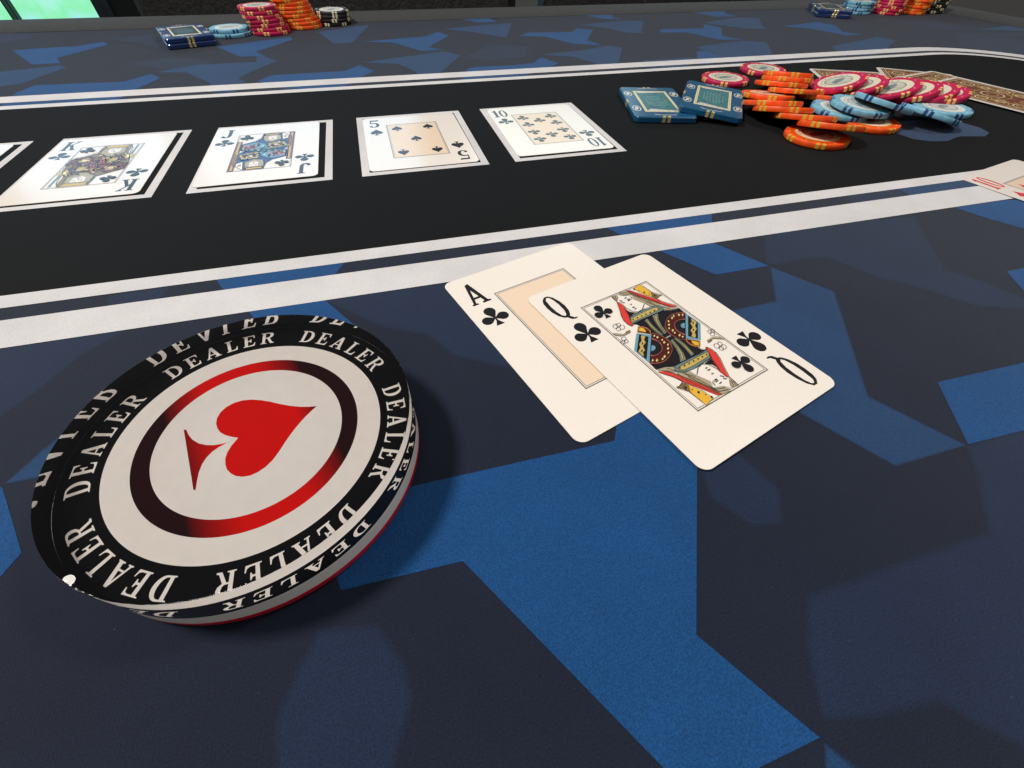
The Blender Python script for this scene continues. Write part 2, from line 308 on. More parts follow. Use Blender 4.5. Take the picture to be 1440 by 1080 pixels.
QUEEN_ART = [
    ('ink',[(-6.8,11.6),(-4.07,11.88),(-0.44,11.66),(9.17,11.53),(12.3,9.99),(15.43,9.65),(15.22,6.31),(4.39,-3.93),(3.6,-4.53),(1.82,-1.86),(1.04,0.23),(-0.75,0.21),(-3.02,0.86),(-3.13,3.09),(-4.8,5.55),(-4.63,8.79),(-5.21,10.65)]),
    ('ink',[(-2.94,19.76),(-2.49,17.46),(-0.61,15.93),(-4.49,15.26),(-4.31,15.94),(-3.53,18.28)]),
    ('taupe',[(1.93,28.51),(5.25,28.06),(8.08,23.62),(10.79,17.25),(10.53,13.81),(15.12,9.96),(11.83,10.15),(9.5,11.54),(8.52,14.3),(6.42,15.97),(5.92,18.35),(4.14,22.39),(5.34,24.72),(2.14,25.96),(0.91,27.35)]),
    ('taupe',[(-2.2,28.26),(0.22,27.55),(-0.62,26.24),(-2.6,24.56),(-2.64,26.01)]),
    ('red',[(5.33,28.14),(6.69,27.56),(9.43,22.38),(12.05,17.57),(12.84,15.17),(15.44,11.18),(15.54,10.42),(13.23,11.5),(11.66,13.68),(9.54,17.9),(7.04,22.84)]),
    ('orange',[(5.25,28.06),(5.9,27.04),(7.22,23.04),(9.72,18.09),(11.82,13.84),(13.33,11.61),(13.17,11.45),(11.55,13.58),(9.41,17.77),(6.91,22.7),(5.29,27.05)]),
    ('gold',[(8.67,27.66),(12.91,28.44),(13.06,26.88),(13.22,22.35),(13.88,19.74),(11.72,18.84),(10.78,20.49),(9.43,23.71)]),
    ('brown',[(13.08,22.21),(14.02,19.88),(15.48,18.7),(13.33,18.54),(12.04,17.87),(11.24,19.65)]),
    ('ink',[(8.82,27.65),(9.3,27.14),(8.62,26.51),(8.24,26.92)]),
    ('ink',[(11,24.2),(11.42,23.64),(10.64,22.99),(10.29,23.55)]),
    ('ink',[(13.04,20.68),(13.46,20.12),(12.68,19.49),(12.3,20.02)]),
    ('ink',[(9.75,25.75),(9.98,25.48),(9.52,25.16),(9.37,25.44)]),
    ('ink',[(11.83,22.06),(12.05,21.8),(11.63,21.43),(11.41,21.73)]),
    ('red',[(-2.63,24.58),(-2.05,23.81),(-2.15,21.15),(-3.25,17.71),(-5.37,14.02),(-6.89,10.77),(-7.54,10.84),(-8.07,12.11),(-7.99,14.61),(-6.89,17.21),(-5.04,20.13)]),
    ('teal',[(-5.07,15.01),(-0.73,15.48),(3.77,15.77),(8.3,15.35),(10.53,13.19),(9.08,11.38),(-0.48,11.61),(-6.66,11.44)]),
    ('gold2',[(-5.06,14.15),(-1.06,14.48),(3.34,14.68),(7.45,14.48),(9.16,13.38),(8.56,12.63),(0.54,12.38),(-5.81,12.46)]),
    ('grey',[(-1.19,10.87),(0.47,11.05),(-0.34,7.74),(-0.71,4.95),(-0.96,1.6),(-2.16,1.86),(-2.23,4.01),(-2.11,6.53)]),
    ('grey',[(3.25,11.44),(6.07,11.36),(3.85,8.72),(2.19,5.48),(1.14,1.92),(-0.38,1.74),(0.71,5.79),(1.84,9.06)]),
    ('gold2',[(-0.95,10.03),(-0.29,9.94),(-1.01,6.44),(-1.62,2.55),(-1.91,2.9),(-1.62,6.43)]),
    ('gold2',[(3.65,10.6),(4.69,10.58),(2.93,8.49),(1.34,5.23),(0.42,2.24),(0.17,2.58),(1.13,5.92),(2.21,8.52)]),
    ('pink',[(15.22,6.39),(13.92,7.32),(12.22,8.09),(10.59,8.34),(8.82,8.12),(6.7,7.41),(4.66,6.29),(3.09,4.94),(1.86,3.23),(1.34,1.69),(1.27,0.17),(1.71,-1.69),(2.52,-3.17),(3.55,-4.57)]),
    ('maroon',[(14.9,6.09),(13.58,7),(11.95,7.69),(10.33,7.93),(8.7,7.71),(6.75,7.06),(4.9,6.07),(3.43,4.81),(2.29,3.24),(1.82,1.81),(1.73,0.33),(2.13,-1.43),(2.94,-2.92),(3.93,-4.23)]),
    ('pink',[(12.51,3.86),(11.33,4.57),(10.02,4.8),(8.51,4.69),(7.22,4.19),(6.15,3.3),(5.1,1.85),(4.79,0.55),(4.91,-0.92),(5.76,-2.52)]),
    ('ink',[(12.18,3.55),(11.09,4.2),(9.91,4.4),(8.6,4.33),(7.42,3.88),(6.47,3.11),(5.57,1.87),(5.27,0.63),(5.39,-0.69),(6.19,-2.12)]),
    ('blue',[(10.73,2.21),(9.98,2.58),(8.97,2.49),(8.14,2),(7.65,1.16),(7.9,0.48),(8.5,0.12)]),
    ('blue',[(15.27,6.36),(15.45,-0.99),(8.56,-7.21),(4.58,-3.62)]),
    ('ink',[(14.87,4.51),(15.04,-0.09),(8.21,-6.22),(6.2,-3.51)]),
    ('gold2',[(14.34,2.85),(14.94,2.1),(14.69,0.11),(12.78,-0.85),(11.78,-2.51),(9.95,-3.27),(8.62,-5.03),(7.54,-5.46),(7.07,-4.1),(8.64,-3.22),(9.21,-1.72),(11.31,-0.92),(12.19,1.03),(13.52,1.39)]),
    ('ink',[(13.71,1.28),(13.93,0.76),(12.72,-0.05),(12.69,0.35)]),
    ('ink',[(10.78,-1.54),(11.12,-1.93),(10.07,-2.61),(9.92,-2.33)]),
    ('orange',[(4.35,-3.91),(8.03,-7.47),(5.47,-9.49),(4.28,-8.95),(3.42,-7.57),(3.31,-5.77)]),
    ('maroon',[(4.52,-4.37),(7.58,-7.33),(5.66,-8.92),(4.56,-8.43),(3.97,-7.21),(3.81,-5.71)]),
    ('gold',[(5.41,-5.61),(7.18,-7.55),(5.66,-8.92),(4.32,-8.11),(4.52,-6.84)]),
    ('gold2',[(13.09,6.21),(13.93,6.37),(13.98,5.8),(13.11,5.24),(12.7,5.48)]),
    ('cream',[(13.5,6.21),(13.89,5.98),(13.21,5.58)]),
    ('gold2',[(11.81,7.02),(12.81,7.22),(12.87,6.53),(11.83,5.86),(11.35,6.15)]),
    ('cream',[(12.27,6.94),(12.65,6.71),(11.98,6.31)]),
    ('gold2',[(9.69,7.44),(10.52,7.6),(10.58,7.03),(9.72,6.47),(9.32,6.71)]),
    ('cream',[(10.1,7.44),(10.48,7.21),(9.82,6.81)]),
    ('gold2',[(8.28,7.06),(9.26,7.26),(9.33,6.57),(8.32,5.91),(7.84,6.2)]),
    ('cream',[(8.73,6.98),(9.11,6.75),(8.46,6.36)]),
    ('gold2',[(5.77,6.25),(6.57,6.41),(6.64,5.85),(5.81,5.3),(5.41,5.54)]),
    ('cream',[(6.16,6.25),(6.54,6.02),(5.9,5.63)]),
    ('gold2',[(4.38,4.82),(5.33,5.01),(5.41,4.34),(4.42,3.7),(3.95,3.98)]),
    ('cream',[(4.81,4.74),(5.19,4.52),(4.56,4.14)]),
    ('gold2',[(3.03,3.32),(3.81,3.47),(3.88,2.92),(3.07,2.39),(2.68,2.63)]),
    ('cream',[(3.41,3.31),(3.79,3.09),(3.16,2.71)]),
    ('gold2',[(3.28,1.9),(4.22,2.08),(4.3,1.43),(3.34,0.81),(2.87,1.09)]),
    ('cream',[(3.72,1.82),(4.09,1.6),(3.46,1.23)]),
    ('gold2',[(3.02,0.54),(3.79,0.69),(3.86,0.15),(3.06,-0.36),(2.68,-0.13)]),
    ('cream',[(3.4,0.54),(3.77,0.31),(3.15,-0.05)]),
    ('gold2',[(3.45,-1.24),(4.38,-1.08),(4.46,-1.71),(3.5,-2.31),(3.04,-2.04)]),
    ('cream',[(3.88,-1.32),(4.24,-1.54),(3.63,-1.9)]),
    ('gold2',[(3.93,-2.44),(4.7,-2.3),(4.76,-2.83),(3.97,-3.32),(3.58,-3.1)]),
    ('cream',[(4.3,-2.45),(4.67,-2.67),(4.05,-3.02)]),
    ('ink',[(-4.65,13.63),(-4.1,13.53),(-4.44,13.04),(-4.99,13.13)]),
    ('ink',[(-2.59,13.59),(-2.03,13.49),(-2.37,12.99),(-2.93,13.09)]),
    ('ink',[(-0.5,13.54),(0.06,13.44),(-0.29,12.94),(-0.85,13.04)]),
    ('ink',[(1.6,13.49),(2.17,13.39),(1.81,12.89),(1.25,12.99)]),
    ('ink',[(3.73,13.45),(4.3,13.35),(3.94,12.84),(3.36,12.94)]),
    ('ink',[(5.87,13.4),(6.45,13.3),(6.08,12.79),(5.5,12.89)]),
    ('ink',[(8.04,13.35),(8.62,13.25),(8.24,12.74),(7.66,12.84)]),
    ('taupe',[(-16.16,11.42),(-14.84,10.38),(-13,8.99),(-9.56,9.68),(-10.2,8.59),(-12.8,8.43),(-14.76,8.89),(-15.84,10.18)]),
    ('brown',[(-11.6,9.61),(-9.67,9.56),(-10.06,8.88),(-12.1,8.74)])]
QUEEN_LINES = [
    (0.22,[(-2.11,21.87),(-2.19,19.44),(-1.41,17.02),(0.29,15.6),(2.65,16.03),(5.49,18.06)]),
    (0.3,[(1.17,24.46),(2.43,24.57)]),
    (0.5,[(1.44,22.8),(2.51,22.8)]),
    (0.25,[(1.52,23.39),(2.72,23.54),(3.24,22.59)]),
    (0.3,[(4.14,24.42),(3.82,22.88)]),
    (0.35,[(-1.34,24.45),(-0.59,23.58)]),
    (0.3,[(-1.48,23.26),(-0.54,22.28)]),
    (0.25,[(0.42,20.66),(0.74,20.18),(1.29,20.56)]),
    (0.35,[(-0.16,18.64),(0.73,18.69),(0.98,18.37)]),
    (0.3,[(0.04,17.54),(1.02,17.69)]),
    (0.18,[(1.87,27.75),(5.02,26.76),(6.97,22.1),(8.81,17.15)]),
    (0.18,[(2.17,26.69),(5.38,25.44),(6.67,20.12),(8.82,15.88)]),
    (0.18,[(6.63,18.44),(9.09,14.88),(11.97,10.89)]),
    (0.18,[(-1.7,27.97),(-2.68,25.67)]),
    (0.18,[(-0.76,27.59),(-2.26,25.43)]),
    (0.2,[(-2.47,28.24),(-2.83,24.35),(-5.24,19.91),(-7.08,17),(-8.08,14.51),(-8.01,11.91),(-7.08,10.57)]),
    (0.25,[(-2.79,20.15),(-4.11,16.22),(-5.41,13.72)]),
    (0.18,[(12.12,17.96),(14.48,18.73),(15.42,18.39)]),
    (0.2,[(13.06,26.88),(13.35,21.82),(15.5,18.78)]),
    (0.2,[(11.77,17.6),(12.99,15),(15.44,11.18)]),
    (0.2,[(-5.07,15.01),(3.77,15.77)]),
    (0.2,[(-6.66,11.44),(-0.48,11.61),(9.08,11.38)]),
    (0.16,[(-11.92,13.33),(-12.52,12.91),(-13.19,12.82),(-13.67,13.11),(-13.78,13.66),(-13.48,14.27),(-12.88,14.7),(-12.21,14.79),(-11.72,14.5),(-11.61,13.94),(-11.92,13.33)]),
    (0.16,[(-10.69,13.47),(-11.21,13.1),(-11.79,13.03),(-12.2,13.27),(-12.3,13.75),(-12.04,14.27),(-11.52,14.64),(-10.94,14.72),(-10.52,14.47),(-10.43,13.99),(-10.69,13.47)]),
    (0.16,[(-10.17,11.65),(-10.81,11.21),(-11.51,11.12),(-12.01,11.42),(-12.12,12),(-11.81,12.63),(-11.17,13.07),(-10.47,13.17),(-9.96,12.86),(-9.85,12.28),(-10.17,11.65)]),
    (0.16,[(-12.18,11.62),(-12.69,11.26),(-13.26,11.19),(-13.67,11.43),(-13.77,11.9),(-13.51,12.42),(-13,12.78),(-12.43,12.85),(-12.02,12.61),(-11.92,12.14),(-12.18,11.62)]),
    (0.16,[(-13.85,6.8),(-14.4,6.42),(-15.01,6.35),(-15.46,6.62),(-15.56,7.12),(-15.29,7.67),(-14.74,8.05),(-14.12,8.12),(-13.67,7.85),(-13.57,7.35),(-13.85,6.8)]),
    (0.16,[(-14.17,5.4),(-14.63,5.08),(-15.15,5.03),(-15.53,5.25),(-15.62,5.67),(-15.39,6.13),(-14.92,6.45),(-14.4,6.51),(-14.02,6.28),(-13.93,5.86),(-14.17,5.4)]),
    (0.16,[(-15.42,5.63),(-15.91,5.29),(-16.46,5.23),(-16.86,5.47),(-16.95,5.92),(-16.71,6.4),(-16.22,6.74),(-15.67,6.8),(-15.27,6.56),(-15.18,6.11),(-15.42,5.63)])]

# ------------------------------------------------------------------ materials
TH = 0.28813                                   # heading of the table against the camera
def st(s, t): return (s * math.cos(TH) - t * math.sin(TH), s * math.sin(TH) + t * math.cos(TH))

M = {}
M['felt'] = cloth('felt_charcoal', (0.0088, 0.0125, 0.0255))
M['navy'] = cloth('felt_navy', (0.0108, 0.0190, 0.045))
M['mid'] = cloth('felt_mid_blue', (0.0115, 0.039, 0.102))
M['bright'] = cloth('felt_bright_blue', (0.007, 0.052, 0.160))
M['black'] = cloth('felt_black', (0.0046, 0.0049, 0.0056), 0.45, 0.01)
M['white'] = cloth('felt_white_print', (0.54, 0.525, 0.53), 0.13, 0.1)
M['rail'] = vary(new_mat('rail_suede', (0.026, 0.027, 0.027), 0.92, 0.2, Sheen_Weight=0.15), 420, 0.4, 0.5, 1200)
M['carpet'] = vary(new_mat('carpet', (0.55, 0.51, 0.45), 0.95, 0.1), 160, 0.3, 0.4, 300)
M['leather'] = vary(new_mat('black_leather', (0.012, 0.012, 0.012), 0.55, 0.4), 160, 0.5, 0.7, 220, dist=0.002)
M['door_metal'] = vary(new_mat('door_metal', (0.03, 0.035, 0.05), 0.4, 0.5), 40, 0.1)

CARD = (0.75, 0.69, 0.625)
M['card'] = vary(new_mat('card_stock', CARD, 0.22, 0.5, Coat_Weight=0.25, Coat_Roughness=0.16), 700, 0.012, 0.05, 1500, dist=0.00005)
def ink(name, c, rough=0.22): return vary(new_mat('ink_' + name, c, rough, 0.5), 900, 0.012 if name == 'peach' else 0.05)
INK = {'ink': ink('black', (0.012, 0.011, 0.013)), 'taupe': ink('taupe', (0.36, 0.30, 0.19)), 'red': ink('red', (0.58, 0.045, 0.035)),
       'orange': ink('orange', (0.62, 0.22, 0.07)), 'gold': ink('gold', (0.66, 0.38, 0.04)), 'brown': ink('brown', (0.20, 0.13, 0.05)),
       'teal': ink('teal', (0.13, 0.20, 0.21)), 'gold2': ink('old_gold', (0.46, 0.34, 0.10)), 'grey': ink('grey', (0.16, 0.19, 0.155)),
       'pink': ink('pink', (0.46, 0.13, 0.11)), 'maroon': ink('maroon', (0.07, 0.013, 0.010)), 'blue': ink('blue', (0.13, 0.28, 0.37)),
       'cream': ink('cream', (0.80, 0.70, 0.45)), 'peach': ink('peach', (0.72, 0.565, 0.42)), 'line': ink('line_grey', (0.13, 0.115, 0.10)),
       'line2': ink('line_pale', (0.30, 0.265, 0.225)), 'white': ink('white', CARD), 'suit_red': ink('suit_red', (0.62, 0.05, 0.06)),
       'rust': ink('rust', (0.16, 0.035, 0.018)), 'backgold': ink('back_gold', (0.40, 0.27, 0.07)), 'navyink': ink('navy', (0.02, 0.05, 0.16))}

# ------------------------------------------------------------------ setting: the printed table
FAR, NEAR, RIGHT, LEFT = 454.6, 144.0, 709.0, -841.0     # outer edge of the white band round the racetrack
FELT_C = {'felt': (0.0088, 0.0125, 0.0255), 'navy': (0.0108, 0.0190, 0.045), 'mid': (0.0115, 0.039, 0.102)}
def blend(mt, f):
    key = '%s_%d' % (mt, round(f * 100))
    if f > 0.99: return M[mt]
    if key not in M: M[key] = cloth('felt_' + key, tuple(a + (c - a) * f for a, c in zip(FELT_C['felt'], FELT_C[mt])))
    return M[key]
def grow(q, d):
    n = len(q); area = sum(q[i][0] * q[(i + 1) % n][1] - q[(i + 1) % n][0] * q[i][1] for i in range(n)); s = 1 if area > 0 else -1
    o = []
    for i in range(n):
        a, p_, c = Vector(q[i - 1]), Vector(q[i]), Vector(q[(i + 1) % n])
        d1, d2 = (p_ - a).normalized(), (c - p_).normalized()
        nn = (Vector((d1.y, -d1.x)) + Vector((d2.y, -d2.x)))
        nn = nn.normalized() if nn.length > 0.3 else Vector((d1.y, -d1.x))
        w = p_ + nn * d * s; o.append((w.x, w.y))
    return o
felt = Sheet()
felt.poly(rrect(-1150, -195, 942, 790, 120, 12), M['felt'], 0)
for lay, (data, mt) in enumerate(((CAMO_NAVY, 'navy'), (CAMO_MID, 'mid'), (CAMO_BRIGHT, 'bright'))):
    for q in data:
        if mt == 'bright': felt.poly(q, M[mt], 0.10); continue
        # these patches fade into the ground colour over a few millimetres of print
        soft, N = (1.7, 5) if mt == 'navy' else (0.9, 3)
        for k in range(N):
            felt.poly(grow(q, soft * (0.5 - k / (N - 1))), blend(mt, (k + 1) / N), 0.02 + 0.035 * lay + 0.006 * k)
# the camouflage goes on past the frame
rnd = random.Random(3)
shape = [(-70, -12), (-20, 0), (25, -4), (52, 22), (78, 16), (60, -14), (20, -34), (-30, -22)]
for i in range(26):
    s, t = rnd.uniform(-1050, 880), rnd.choice((rnd.uniform(470, 690), rnd.uniform(-180, 120)))
    if -420 < s < 800 and t > 400: continue
    if -230 < s < 420 and t < 200: continue
    k = rnd.uniform(0.8, 1.5)
    felt.poly([(s + a * k, t + b * k) for a, b in shape], M[rnd.choice(('navy', 'mid', 'bright'))], 0.105)
def ring(off): return rrect(LEFT + off, NEAR + off, RIGHT - off, FAR - off, 120 - off, 24)
felt.poly(ring(33.0), M['black'], 0.135)
felt.poly(ring(0), M['white'], 0.17, [ring(16.5)])
felt.poly(ring(24.5), M['white'], 0.17, [ring(33.0)])
for q in BLUE_PATCH: felt.poly(q, blend('mid', 0.7), 0.155)  # flat blue patch coloured into the felt beside the chip pile
BOX = (-190.9, 351.0, 72.43, 98.39, 88.26)               # printed card frames: first corner, width, height, pitch
for i in range(-1, 4):
    x = BOX[0] + i * BOX[4]
    felt.frame(x, BOX[1] - BOX[3], x + BOX[2], BOX[1], 4.2, M['white'], 0.17)
table = felt.build('table_felt'); table.rotation_euler.z = TH
tag(table, 'dark blue camouflage felt of the poker table with a black racetrack between white lines', None, None, 'structure')
# padded rail round the felt
rail = Sheet()
prof = [(0, 0.25), (6, 1.6), (18, 3.0), (40, 3.6), (62, 2.6), (76, -2), (83, -10), (86, -24), (86, -60)]
def edge(off): return rrect(-1066 - off, -109 - off, 856 + off, 706 + off, 40 + off * 0.93, 16)
loops = [edge(a) for a, _ in prof]; n = len(loops[0]); vs, fs = [], []
for l, (_, z) in zip(loops, prof): vs += [(x, y, z) for x, y in l]
for k in range(len(prof) - 1):
    for i in range(n):
        j = (i + 1) % n; fs.append((k * n + i, k * n + j, (k + 1) * n + j, (k + 1) * n + i))
rail.raw(vs, fs, M['rail'], True)
ro = rail.build('rail', table)

floor = Sheet(); floor.poly([(-9000, -6000), (9000, -6000), (9000, 9000), (-9000, 9000)], M['carpet'], -760)
tag(floor.build('floor'), 'pale carpet floor beyond the table', None, None, 'structure')

# ------------------------------------------------------------------ behind the table: daylight door and dark chairs
def emit(name, strength):
    mt = bpy.data.materials.new(name); mt.use_nodes = True; nt = mt.node_tree
    nt.nodes.remove(nt.nodes['Principled BSDF'])
    e = nt.nodes.new('ShaderNodeEmission'); e.inputs['Strength'].default_value = strength
    nt.links.new(e.outputs[0], nt.nodes['Material Output'].inputs['Surface'])
    tc = nt.nodes.new('ShaderNodeTexCoord'); sp = nt.nodes.new('ShaderNodeSeparateXYZ'); nt.links.new(tc.outputs['Object'], sp.inputs[0])
    nz = nt.nodes.new('ShaderNodeTexNoise'); nz.inputs['Scale'].default_value = 5.0; nz.inputs['Detail'].default_value = 4
    nt.links.new(tc.outputs['Object'], nz.inputs['Vector'])
    ad = nt.nodes.new('ShaderNodeMath'); ad.operation = 'MULTIPLY_ADD'; ad.inputs[1].default_value = 0.9
    nt.links.new(nz.outputs['Fac'], ad.inputs[0]); nt.links.new(sp.outputs['Z'], ad.inputs[2])
    cr = nt.nodes.new('ShaderNodeValToRGB'); el = cr.color_ramp.elements
    mr = nt.nodes.new('ShaderNodeMapRange'); mr.inputs['From Min'].default_value = -0.75; mr.inputs['From Max'].default_value = 1.45
    nt.links.new(ad.outputs[0], mr.inputs['Value']); nt.links.new(mr.outputs['Result'], cr.inputs['Fac'])
    el[0].position = 0.0; el[0].color = (0.30, 0.85, 0.95, 1)
    el[1].position = 1.0; el[1].color = (0.50, 0.78, 1.0, 1)
    a = el.new(0.34); a.color = (0.42, 0.95, 0.90, 1)
    a = el.new(0.42); a.color = (0.30, 0.95, 0.50, 1)
    a = el.new(0.50); a.color = (0.50, 1.0, 0.95, 1)
    a = el.new(0.60); a.color = (0.34, 0.64, 1.0, 1)
    nt.links.new(cr.outputs['Color'], e.inputs['Color'])
    sk = nt.nodes.new('ShaderNodeMapRange'); sk.inputs['From Min'].default_value = -0.1; sk.inputs['From Max'].default_value = 0.5
    sk.inputs['To Min'].default_value = strength; sk.inputs['To Max'].default_value = strength * 1.9
    nt.links.new(sp.outputs['Z'], sk.inputs['Value']); nt.links.new(sk.outputs['Result'], e.inputs['Strength'])
    return mt
M['daylight'] = emit('daylight_through_glass', 0.95)
def box(sh, x0, x1, y0, y1, z0, z1, mat):
    sh.slab([(x0, y0), (x1, y0), (x1, y1), (x0, y1)], z0, z1, mat)
door = bpy.data.objects.new('patio_door', None); col.objects.link(door); door.location = (0, 2.62, 0)
tag(door, 'bright glass patio door showing green garden light at the far left', 'door')
DX = (-3150, -2436, -2404, -2008)
for a, b_ in ((DX[0], DX[1]), (-2428, -2412), (DX[2], DX[3])):
    sh = Sheet(); box(sh, a, b_, 0, 8, -735, 1330, M['daylight']); sh.build('pane', door)
for a, b_ in ((DX[0] - 40, DX[0] - 1), (-2435, -2429), (-2411, -2405), (DX[3] + 1, DX[3] + 40)):
    sh = Sheet(); box(sh, a, b_, -20, 30, -758, 1372, M['door_metal']); sh.build('frame_post', door)
for z0, z1 in ((1331, 1370), (-757, -736)):
    sh = Sheet(); box(sh, DX[0], DX[3], -18, 28, z0, z1, M['door_metal']); sh.build('frame_rail', door)
win = bpy.data.objects.new('window', None); col.objects.link(win); win.location = (0, 2.62, 0)
tag(win, 'window beside the glass door, its light mirrored in the jack of clubs', 'window')
sh = Sheet(); box(sh, -1930, -560, 0, 8, -60, 1330, M['daylight']); sh.build('pane', win)
for x0, x1, z0, z1 in ((-1966, -1931, -758, 1370), (-559, -520, -758, 1370), (-1930, -560, 1331, 1370), (-1930, -560, -95, -61)):
    sh = Sheet(); box(sh, x0, x1, -20, 30, z0, z1, M['door_metal']); sh.build('frame', win)
sh = Sheet(); box(sh, -1930, -560, -10, 20, -757, -96, M['leather']); sh.build('lower_panel', win)

def chair(name, label, loc, rz, w, h, z0):
    root = bpy.data.objects.new(name, None); col.objects.link(root); root.location = (loc[0] * MM, loc[1] * MM, -0.76); root.rotation_euler.z = rz
    tag(root, label, 'chair', 'black chairs behind the table')
    sh = Sheet()
    # cushion outline stands upright: build lying, then turn
    sh.slab(rrect(-w / 2, z0, w / 2, z0 + h, 60, 8), -35, 35, M['leather'], 14)
    b = sh.build('backrest', root); b.rotation_euler.x = math.radians(90)
    sh = Sheet(); sh.slab(rrect(-w / 2 + 10, -20, w / 2 - 10, 430, 60, 8), 420, 490, M['leather'], 14)
    sh.build('seat', root)
    for sx in (-1, 1):
        for y in (30, 380):
            sh = Sheet(); sh.slab(rrect(sx * (w / 2 - 45) - 15, y - 15, sx * (w / 2 - 45) + 15, y + 15, 5, 3), 0, 419, M['door_metal'])
            sh.build('leg', root)
    for sx in (-1, 1):
        sh = Sheet(); sh.slab(rrect(sx * (w / 2 - 70) - 12, -12, sx * (w / 2 - 70) + 12, 12, 4, 3), 380, z0 + 60, M['door_metal'])
        sh.build('back_post', root)
    return root
chair('side_chair', 'black leather chair behind the pink and orange chip stacks', (-330, 985), 0.10, 640, 500, 410)
chair('side_chair', 'dark chair back straight ahead beyond the table edge', (330, 1130), 0.22, 600, 400, 410)
chair('side_chair', 'dark chair partly seen above the far right chips', (770, 1290), 0.25, 430, 380, 410)

# ------------------------------------------------------------------ lettering (outlines in a unit-high box)
GL = {
 'D': (0.84, [(0, 0), (0, .05), (.1, .07), (.1, .93), (0, .95), (0, 1), (.42, 1)] + arc(.42, .5, .42, .5, 80, -80, 12) + [(.42, 0)],
       [[(.28, .08), (.28, .92), (.38, .92)] + arc(.38, .5, .25, .42, 78, -78, 10) + [(.38, .08)]]),
 'E': (0.74, [(0, 0), (0, .05), (.1, .07), (.1, .93), (0, .95), (0, 1), (.68, 1), (.70, .72), (.65, .72), (.6, .87), (.5, .92), (.28, .92), (.28, .55), (.40, .55), (.45, .66), (.5, .66), (.5, .35), (.45, .35), (.40, .46), (.28, .46), (.28, .08), (.52, .08), (.64, .14), (.69, .3), (.74, .3), (.71, 0)], []),
 'A': (0.90, [(0, 0), (0, .05), (.08, .07), (.37, 1), (.52, 1), (.82, .07), (.90, .05), (.90, 0), (.5, 0), (.5, .05), (.60, .07), (.54, .27), (.25, .27), (.19, .07), (.29, .05), (.29, 0)],
       [[(.275, .35), (.515, .35), (.395, .74)]]),
 'L': (0.68, [(0, 0), (0, .05), (.1, .07), (.1, .93), (0, .95), (0, 1), (.40, 1), (.40, .95), (.28, .93), (.28, .08), (.46, .08), (.58, .15), (.63, .34), (.68, .34), (.66, 0)], []),
 'R': (0.86, [(0, 0), (0, .05), (.1, .07), (.1, .93), (0, .95), (0, 1), (.45, 1), (.62, .97), (.72, .88), (.75, .75), (.71, .61), (.6, .52), (.54, .49), (.74, .1), (.86, .06), (.86, 0), (.62, 0), (.38, .46), (.28, .46), (.28, .07), (.39, .05), (.39, 0)],
       [[(.28, .54), (.28, .92), (.42, .92), (.53, .87), (.56, .74), (.52, .6), (.42, .54)]]),
}
